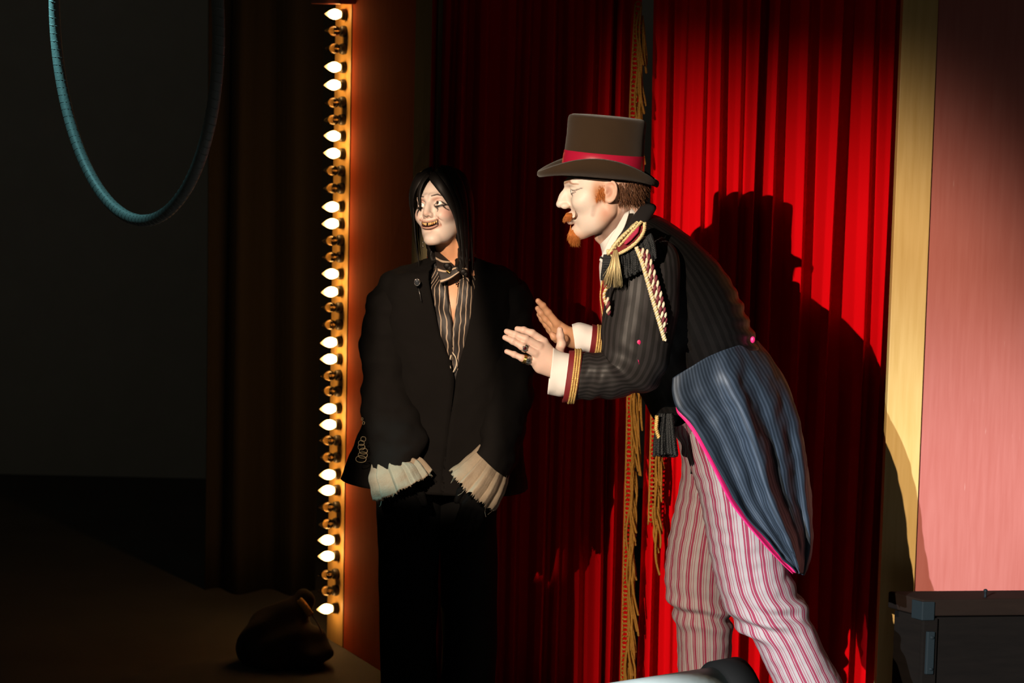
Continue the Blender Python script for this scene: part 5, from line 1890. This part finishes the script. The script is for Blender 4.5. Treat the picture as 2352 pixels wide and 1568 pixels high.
lock([(0.080, -0.006, 0.100), (0.098, -0.030, 0.078), (0.099, -0.048, 0.046), (0.090, -0.058, 0.020), (0.078, -0.062, -0.004)], 0.014)
lock([(0.072, -0.010, 0.106), (0.084, -0.042, 0.088), (0.078, -0.064, 0.050), (0.060, -0.075, 0.0), (0.046, -0.077, -0.05), (0.036, -0.075, -0.11), (0.022, -0.07, -0.16)], 0.018)
lock([(0.045, -0.012, 0.122), (0.050, -0.055, 0.100), (0.040, -0.082, 0.040), (0.020, -0.088, -0.03), (0.010, -0.086, -0.11), (0.0, -0.08, -0.19)], 0.023)
lock([(0.085, 0.030, 0.082), (0.097, 0.050, 0.050), (0.090, 0.056, 0.030), (0.088, 0.046, 0.022)], 0.005)
for k in range(26):
    s = 1 if k % 2 else -1
    x0 = rng.uniform(-0.02, 0.075)
    j = rng.normal(0, 0.006, 3)
    lock([(x0, s * 0.008, 0.118 - 2.2 * max(0, x0 - 0.01) ** 2 * 4), (x0 + 0.01, s * 0.055, 0.098 + j[0]), (x0 - 0.005 + j[1], s * (0.084 + abs(j[2]) * .5), 0.035), (x0 * 0.5 - 0.01, s * 0.092, -0.05 + j[0]), (x0 * 0.4 - 0.02 + j[1], s * 0.088, -0.15 + j[2])], rng.uniform(0.003, 0.006))

# earring, necklace
mb = MB()
e0 = P(972, 556, 6.72)
for k in range(4): mb.ball(e0 - Vector((0.0012 * (k % 2), 0, 0.0055 * k)), 0.0026 if k % 2 == 0 else 0.0016, 8, 6)
mb.build('earring', M_SILVER, WOM)
mb = MB(); mb.tube(smooth_path(px_path([(1022, 628, 6.735), (1040, 640, 6.700), (1050, 646, 6.690), (1062, 644, 6.690), (1078, 630, 6.72)]), 30), 0.0007, 5)
p = P(1048, 647, 6.688)
mb.tube([p + Vector((0, 0, 0.004)), p - Vector((0, 0, 0.009))], 0.0013, 5); mb.tube([p - Vector((0.0045, 0, 0.001)), p + Vector((0.0045, 0, -0.001))], 0.0013, 5)
mb.build('necklace', M_BLACKMETAL, WOM)

# ---- shirt (open at the neck) and collar
def gap(c, table):
    def g(t):
        xs = [q[0] for q in table]; ys = [q[1] for q in table]
        return float(np.interp(t, xs, ys))
    return (lambda t: math.radians(c + g(t))), (lambda t: math.radians(c + 360 - g(t)))


a0, a1 = gap(273, [(0, 38), (0.10, 24), (0.2, 9), (0.36, 7.5), (0.50, 3.0), (0.60, 0.0), (1, -2)])
srs = [((1003, 588), (1086, 584), 6.80, .058), ((985, 615), (1102, 612), 6.80, .078), ((950, 660), (1125, 655), 6.80, .108), ((932, 740), (1140, 735), 6.80, .122), ((935, 840), (1135, 835), 6.80, .122), ((935, 930), (1135, 930), 6.81, .122)]
WSH = grid('shirt', ring_loft(srs, 50, 140, 2.2, a0, a1), M_SHIRTST, WOM, disp=wrinkles(0.011, (30, 30, 18), 4, 0.003, 60), solid=-0.0015)
WSH['label'] = 'brown shirt with pale stripes, open at the neck'


def plate(name, K, m, parent, solid=0.002, rows=12, cols=14):
    """thin curved cloth piece from a small net of points"""
    A = catmull(np.array([[p[:] for p in r] for r in K]), rows)
    A = catmull(A.transpose(1, 0, 2), cols).transpose(1, 0, 2)
    return grid(name, A, m, parent, solid=solid)


plate('shirt_collar', [[P(997, 574, 6.752), P(1004, 612, 6.690), P(1012, 652, 6.668)], [P(1008, 580, 6.742), P(1022, 618, 6.682), P(1034, 642, 6.664)], [P(1022, 592, 6.728), P(1046, 612, 6.672), P(1056, 626, 6.662)]], M_COLLST, WSH)
plate('shirt_collar', [[P(1082, 578, 6.752), P(1077, 612, 6.700), P(1078, 650, 6.668)], [P(1078, 590, 6.742), P(1070, 612, 6.690), P(1068, 636, 6.666)], [P(1073, 604, 6.728), P(1064, 614, 6.680), P(1058, 622, 6.662)]], M_COLLST, WSH)
for (x, yy) in ((1027, 610), (1064, 624)):
    mb = MB(); p = P(x, yy, 6.662); mb.ball(p, 0.008, 12, 8, scale=(1.2, .5, 1)); mb.ball(p + Vector((0.006, 0, -0.006)), 0.006, 10, 8, scale=(1, .5, 1.2)); mb.build('collar_bow', M_BLKHAIR, WSH)
mb = MB(); p = P(1027, 622, 6.655)
mb.tube([p, p + Vector((0.006, 0, -0.005)), p + Vector((0.009, 0, -0.001))], 0.0013, 5); mb.ball(p, 0.003, 8, 6); mb.build('collar_pin', M_RINGGOLD, WSH)
for vv in ([(1040, 810, 6.660), (1047, 822, 6.655), (1048, 838, 6.655), (1042, 852, 6.657), (1036, 862, 6.66)], [(1036, 815, 6.660), (1033, 830, 6.657), (1036, 850, 6.657), (1038, 864, 6.66)]):
    mb = MB(); mb.tube(smooth_path(px_path(vv), 20), 0.0012, 5); mb.build('loose_thread', M_CREAM, WSH)

# ---- jacket
a0, a1 = gap(274, [(0, 62), (0.06, 42), (0.12, 25), (0.22, 17.5), (0.35, 13), (0.45, 9), (0.55, 2.5), (0.60, 0.5), (1, -1)])
jrs = [((1006, 596), (1088, 592), 6.80, .064), ((940, 612), (1128, 606), 6.80, .090), ((880, 632), (1180, 626), 6.80, .112), ((868, 690), (1194, 690), 6.80, .132), ((872, 780), (1192, 780), 6.80, .136), ((868, 870), (1190, 870), 6.80, .138), ((842, 950), (1192, 950), 6.81, .142), ((808, 1045), (1198, 1045), 6.82, .150), ((787, 1098), (1205, 1125), 6.82, .155)]
JK = grid('jacket', ring_loft(jrs, 70, 130, 2.4, a0, a1), M_JACKET, WOM, disp=wrinkles(0.010, (14, 14, 8), 9, 0.003, 45), solid=-0.004)
JK['label'] = 'oversized black jacket'
lsl = [((896, 634), (960, 650), 6.80, .05), ((850, 668), (950, 690), 6.79, .08), ((838, 730), (948, 745), 6.775, .08), ((826, 790), (950, 800), 6.755, .078), ((831, 870), (955, 880), 6.73, .074), ((828, 930), (962, 945), 6.70, .070), ((846, 1010), (980, 1010), 6.665, .066), ((856, 1078), (960, 1050), 6.640, .056)]
grid('sleeve', ring_loft(lsl, 70, 48), M_JACKET, JK, closed=True, disp=wrinkles(0.011, (16, 16, 22), 3, 0.003, 50))
rsl = [((1105, 640), (1172, 630), 6.80, .05), ((1120, 690), (1220, 664), 6.80, .08), ((1122, 740), (1226, 735), 6.79, .08), ((1122, 800), (1230, 800), 6.77, .078), ((1120, 870), (1226, 885), 6.74, .074), ((1114, 935), (1212, 970), 6.71, .070), ((1104, 990), (1190, 1050), 6.68, .064), ((1096, 1034), (1166, 1096), 6.655, .054)]
grid('sleeve', ring_loft(rsl, 70, 48), M_JACKET, JK, closed=True, disp=wrinkles(0.011, (16, 16, 22), 5, 0.003, 50))
# brooch with pin, lace trim on the sleeve
BR = empty('brooch', (0, 0, 0)); BR.location = P(958, 648, 6.655); attach(BR, WOM)
BR['label'] = 'silver stick brooch with dark stone'
bc_ = P(958, 648, 6.655)
mb = MB(); mb.ball(bc_, 0.0055, 14, 10, scale=(1, .6, 1.35)); mb.build('stone', mat('dark_grey_stone', (0.03, 0.035, 0.042), 0.12), BR)
mb = MB()
for k in range(14):
    t = 2 * PI * k / 14
    mb.ball(bc_ + Vector((0.0068 * math.cos(t), -0.001, 0.0085 * math.sin(t))), 0.0016, 6, 5)
mb.build('setting', M_SILVER, BR)
mb = MB(); mb.tube(px_path([(961, 662, 6.657), (964, 674, 6.655), (967, 691, 6.654)]), [0.0007, 0.0007, 0.0012], 6); mb.build('pin', M_SILVER, BR)
M_LACE = mat('tarnished_lace', (0.36, 0.27, 0.15), 0.6, metal=0.3)
mb = MB()
for k in range(11):
    t = k / 10
    c_ = P(832 + 3 * math.sin(k * 1.7), 962 + 92 * t, 6.655 - 0.01 * t)
    if 2 <= k <= 4: continue
    r = 0.004 + 0.005 * t
    mb.tube([c_ + Vector((r * math.cos(a) * (0.5 + t), 0.002 * math.sin(3 * a), r * math.sin(a))) for a in np.linspace(0, 2 * PI, 14, endpoint=False)], 0.0008, 4, closed=True)
lc = mb.build('lace_trim', M_LACE, WOM); lc['kind'] = 'stuff'

# ---- frilled cuffs
def frill(rings, pleats, seed, depthk=0.009):
    A = ring_loft(rings, 26, 220, 2.1)
    rg = np.random.RandomState(seed)
    ph = np.cumsum(rg.uniform(0.5, 1.5, 220)); ph = ph / ph[-1] * 2 * PI * pleats
    saw = (ph / (2 * PI)) % 1.0
    prof = np.where(saw < 0.8, saw / 0.8, (1 - saw) / 0.2) - 0.5

    def disp(A, nn):
        t = np.linspace(0, 1, A.shape[0])[:, None]
        return prof[None, :] * depthk * (0.5 + 1.3 * t) + 0.003 * nz(A, 45, seed) * t
    # ragged edge
    e = A[-1] - A[-2]
    A[-1] += e * rg.uniform(-0.6, 1.5, 220)[:, None]
    o = grid('frilled_cuff', A, M_FRILL, WOM, closed=True, disp=disp, solid=-0.001)
    o['label'] = 'pleated raw-edged linen cuff'
    for k in range(9):
        j = rg.randint(220)
        p = Vector(A[-1, j]); q = p + Vector(e[j]) * rg.uniform(1, 5) + Vector(rg.normal(0, 0.006, 3))
        mb = MB(); mb.tube([p, p.lerp(q, .5) + Vector(rg.normal(0, 0.003, 3)), q], 0.0005, 4); mb.build('loose_thread', M_FRILL, o)


frill([((856, 1062), (946, 1030), 6.650, .044), ((853, 1080), (950, 1046), 6.640, .050), ((850, 1096), (966, 1056), 6.632, .056), ((856, 1122), (978, 1072), 6.625, .062), ((862, 1146), (987, 1084), 6.620, .066)], 11, 2)
frill([((1104, 1022), (1170, 1080), 6.665, .042), ((1092, 1036), (1164, 1098), 6.655, .048), ((1078, 1050), (1160, 1112), 6.645, .054), ((1058, 1068), (1148, 1140), 6.635, .060), ((1040, 1084), (1132, 1166), 6.628, .064)], 12, 6)
# gloved hands hanging inside the cuffs
for (wx, wy, tx, ty, Y, s) in ((915, 1095, 945, 1205, 6.640, 1), (1112, 1090, 1078, 1195, 6.655, -1)):
    w0 = P(wx, wy, Y); t0 = P(tx, ty, Y - 0.01)
    d_ = (t0 - w0); L = d_.length; d_.normalize()
    sx = Vector((1, 0.2, 0)) - d_ * Vector((1, 0.2, 0)).dot(d_); sx.normalize()
    nn_ = d_.cross(sx)
    fs = []
    for k, (o_, ln) in enumerate(((-0.026, .070), (-0.009, .080), (0.009, .076), (0.026, .060))):
        b0 = w0 + d_ * 0.085 + sx * o_
        fs.append([(b0, .0095), (b0 + d_ * ln * .45 + nn_ * .004 * s, .0085), (b0 + d_ * ln * .75 + nn_ * .012 * s, .0078), (b0 + d_ * ln + nn_ * .022 * s, .0066)])
    th0 = w0 + d_ * 0.03 + sx * 0.028 * s
    fs.append([(th0, .011), (th0 + d_ * .03 + sx * .018 * s, .0095), (th0 + d_ * .055 + sx * .020 * s, .0078)])
    pal = [(w0, w0 + d_ * 0.085 + sx * o_, .019, .012) for o_ in (-0.026, -0.009, 0.009, 0.026)] + [(w0 - d_ * 0.06, w0, .024, .020), (w0, th0, .019, .012)]
    v, f, c = hand_arrays(fs, pal, 0.003)
    mesh_obj('glove', v, f, M_GLOVE, WOM)

# ---- trousers, shoes
WT = empty('trousers', (0, 0, 0)); WT.location = P(1010, 1150, 6.8); attach(WT, WOM)
for rr in ([((868, 1040), (1030, 1040), 6.82, .12), ((862, 1150), (1020, 1150), 6.82, .115), ((868, 1300), (1010, 1300), 6.82, .105), ((874, 1450), (1006, 1450), 6.82, .10), ((876, 1600), (1004, 1600), 6.82, .098), ((880, 1750), (1004, 1750), 6.82, .096)],
           [((1010, 1040), (1150, 1040), 6.83, .12), ((1005, 1150), (1145, 1150), 6.83, .115), ((1010, 1300), (1140, 1300), 6.83, .105), ((1012, 1450), (1138, 1450), 6.83, .10), ((1014, 1600), (1138, 1600), 6.83, .098), ((1016, 1750), (1140, 1750), 6.83, .096)]):
    grid('trouser_leg', ring_loft(rr, 50, 44), M_BLKTR, WT, closed=True, disp=wrinkles(0.008, (14, 14, 7), 2))
WT['label'] = 'wide black trousers'
for (px_, Y) in ((942, 6.82), (1078, 6.83)):
    a_ = P(px_, 1740, Y)

    def shoe(p, a=a_):
        d = s_ell(p, (a.x, a.y - 0.01, 0.045), (0.046, 0.055, 0.05))
        d = smin(d, s_ell(p, (a.x - 0.01, a.y - 0.10, 0.035), (0.046, 0.11, 0.038)), 0.04)
        return smax(d, -(p[:, 2] - 0.0), 0.004)
    v, f = surface_net(shoe, (a_.x - .1, a_.y - .24, -0.012), (a_.x + .09, a_.y + .07, .12), 0.008)
    v[:, 2] = np.maximum(v[:, 2], 0.0)
    mesh_obj('shoe', v, f, M_SHOE, WOM)
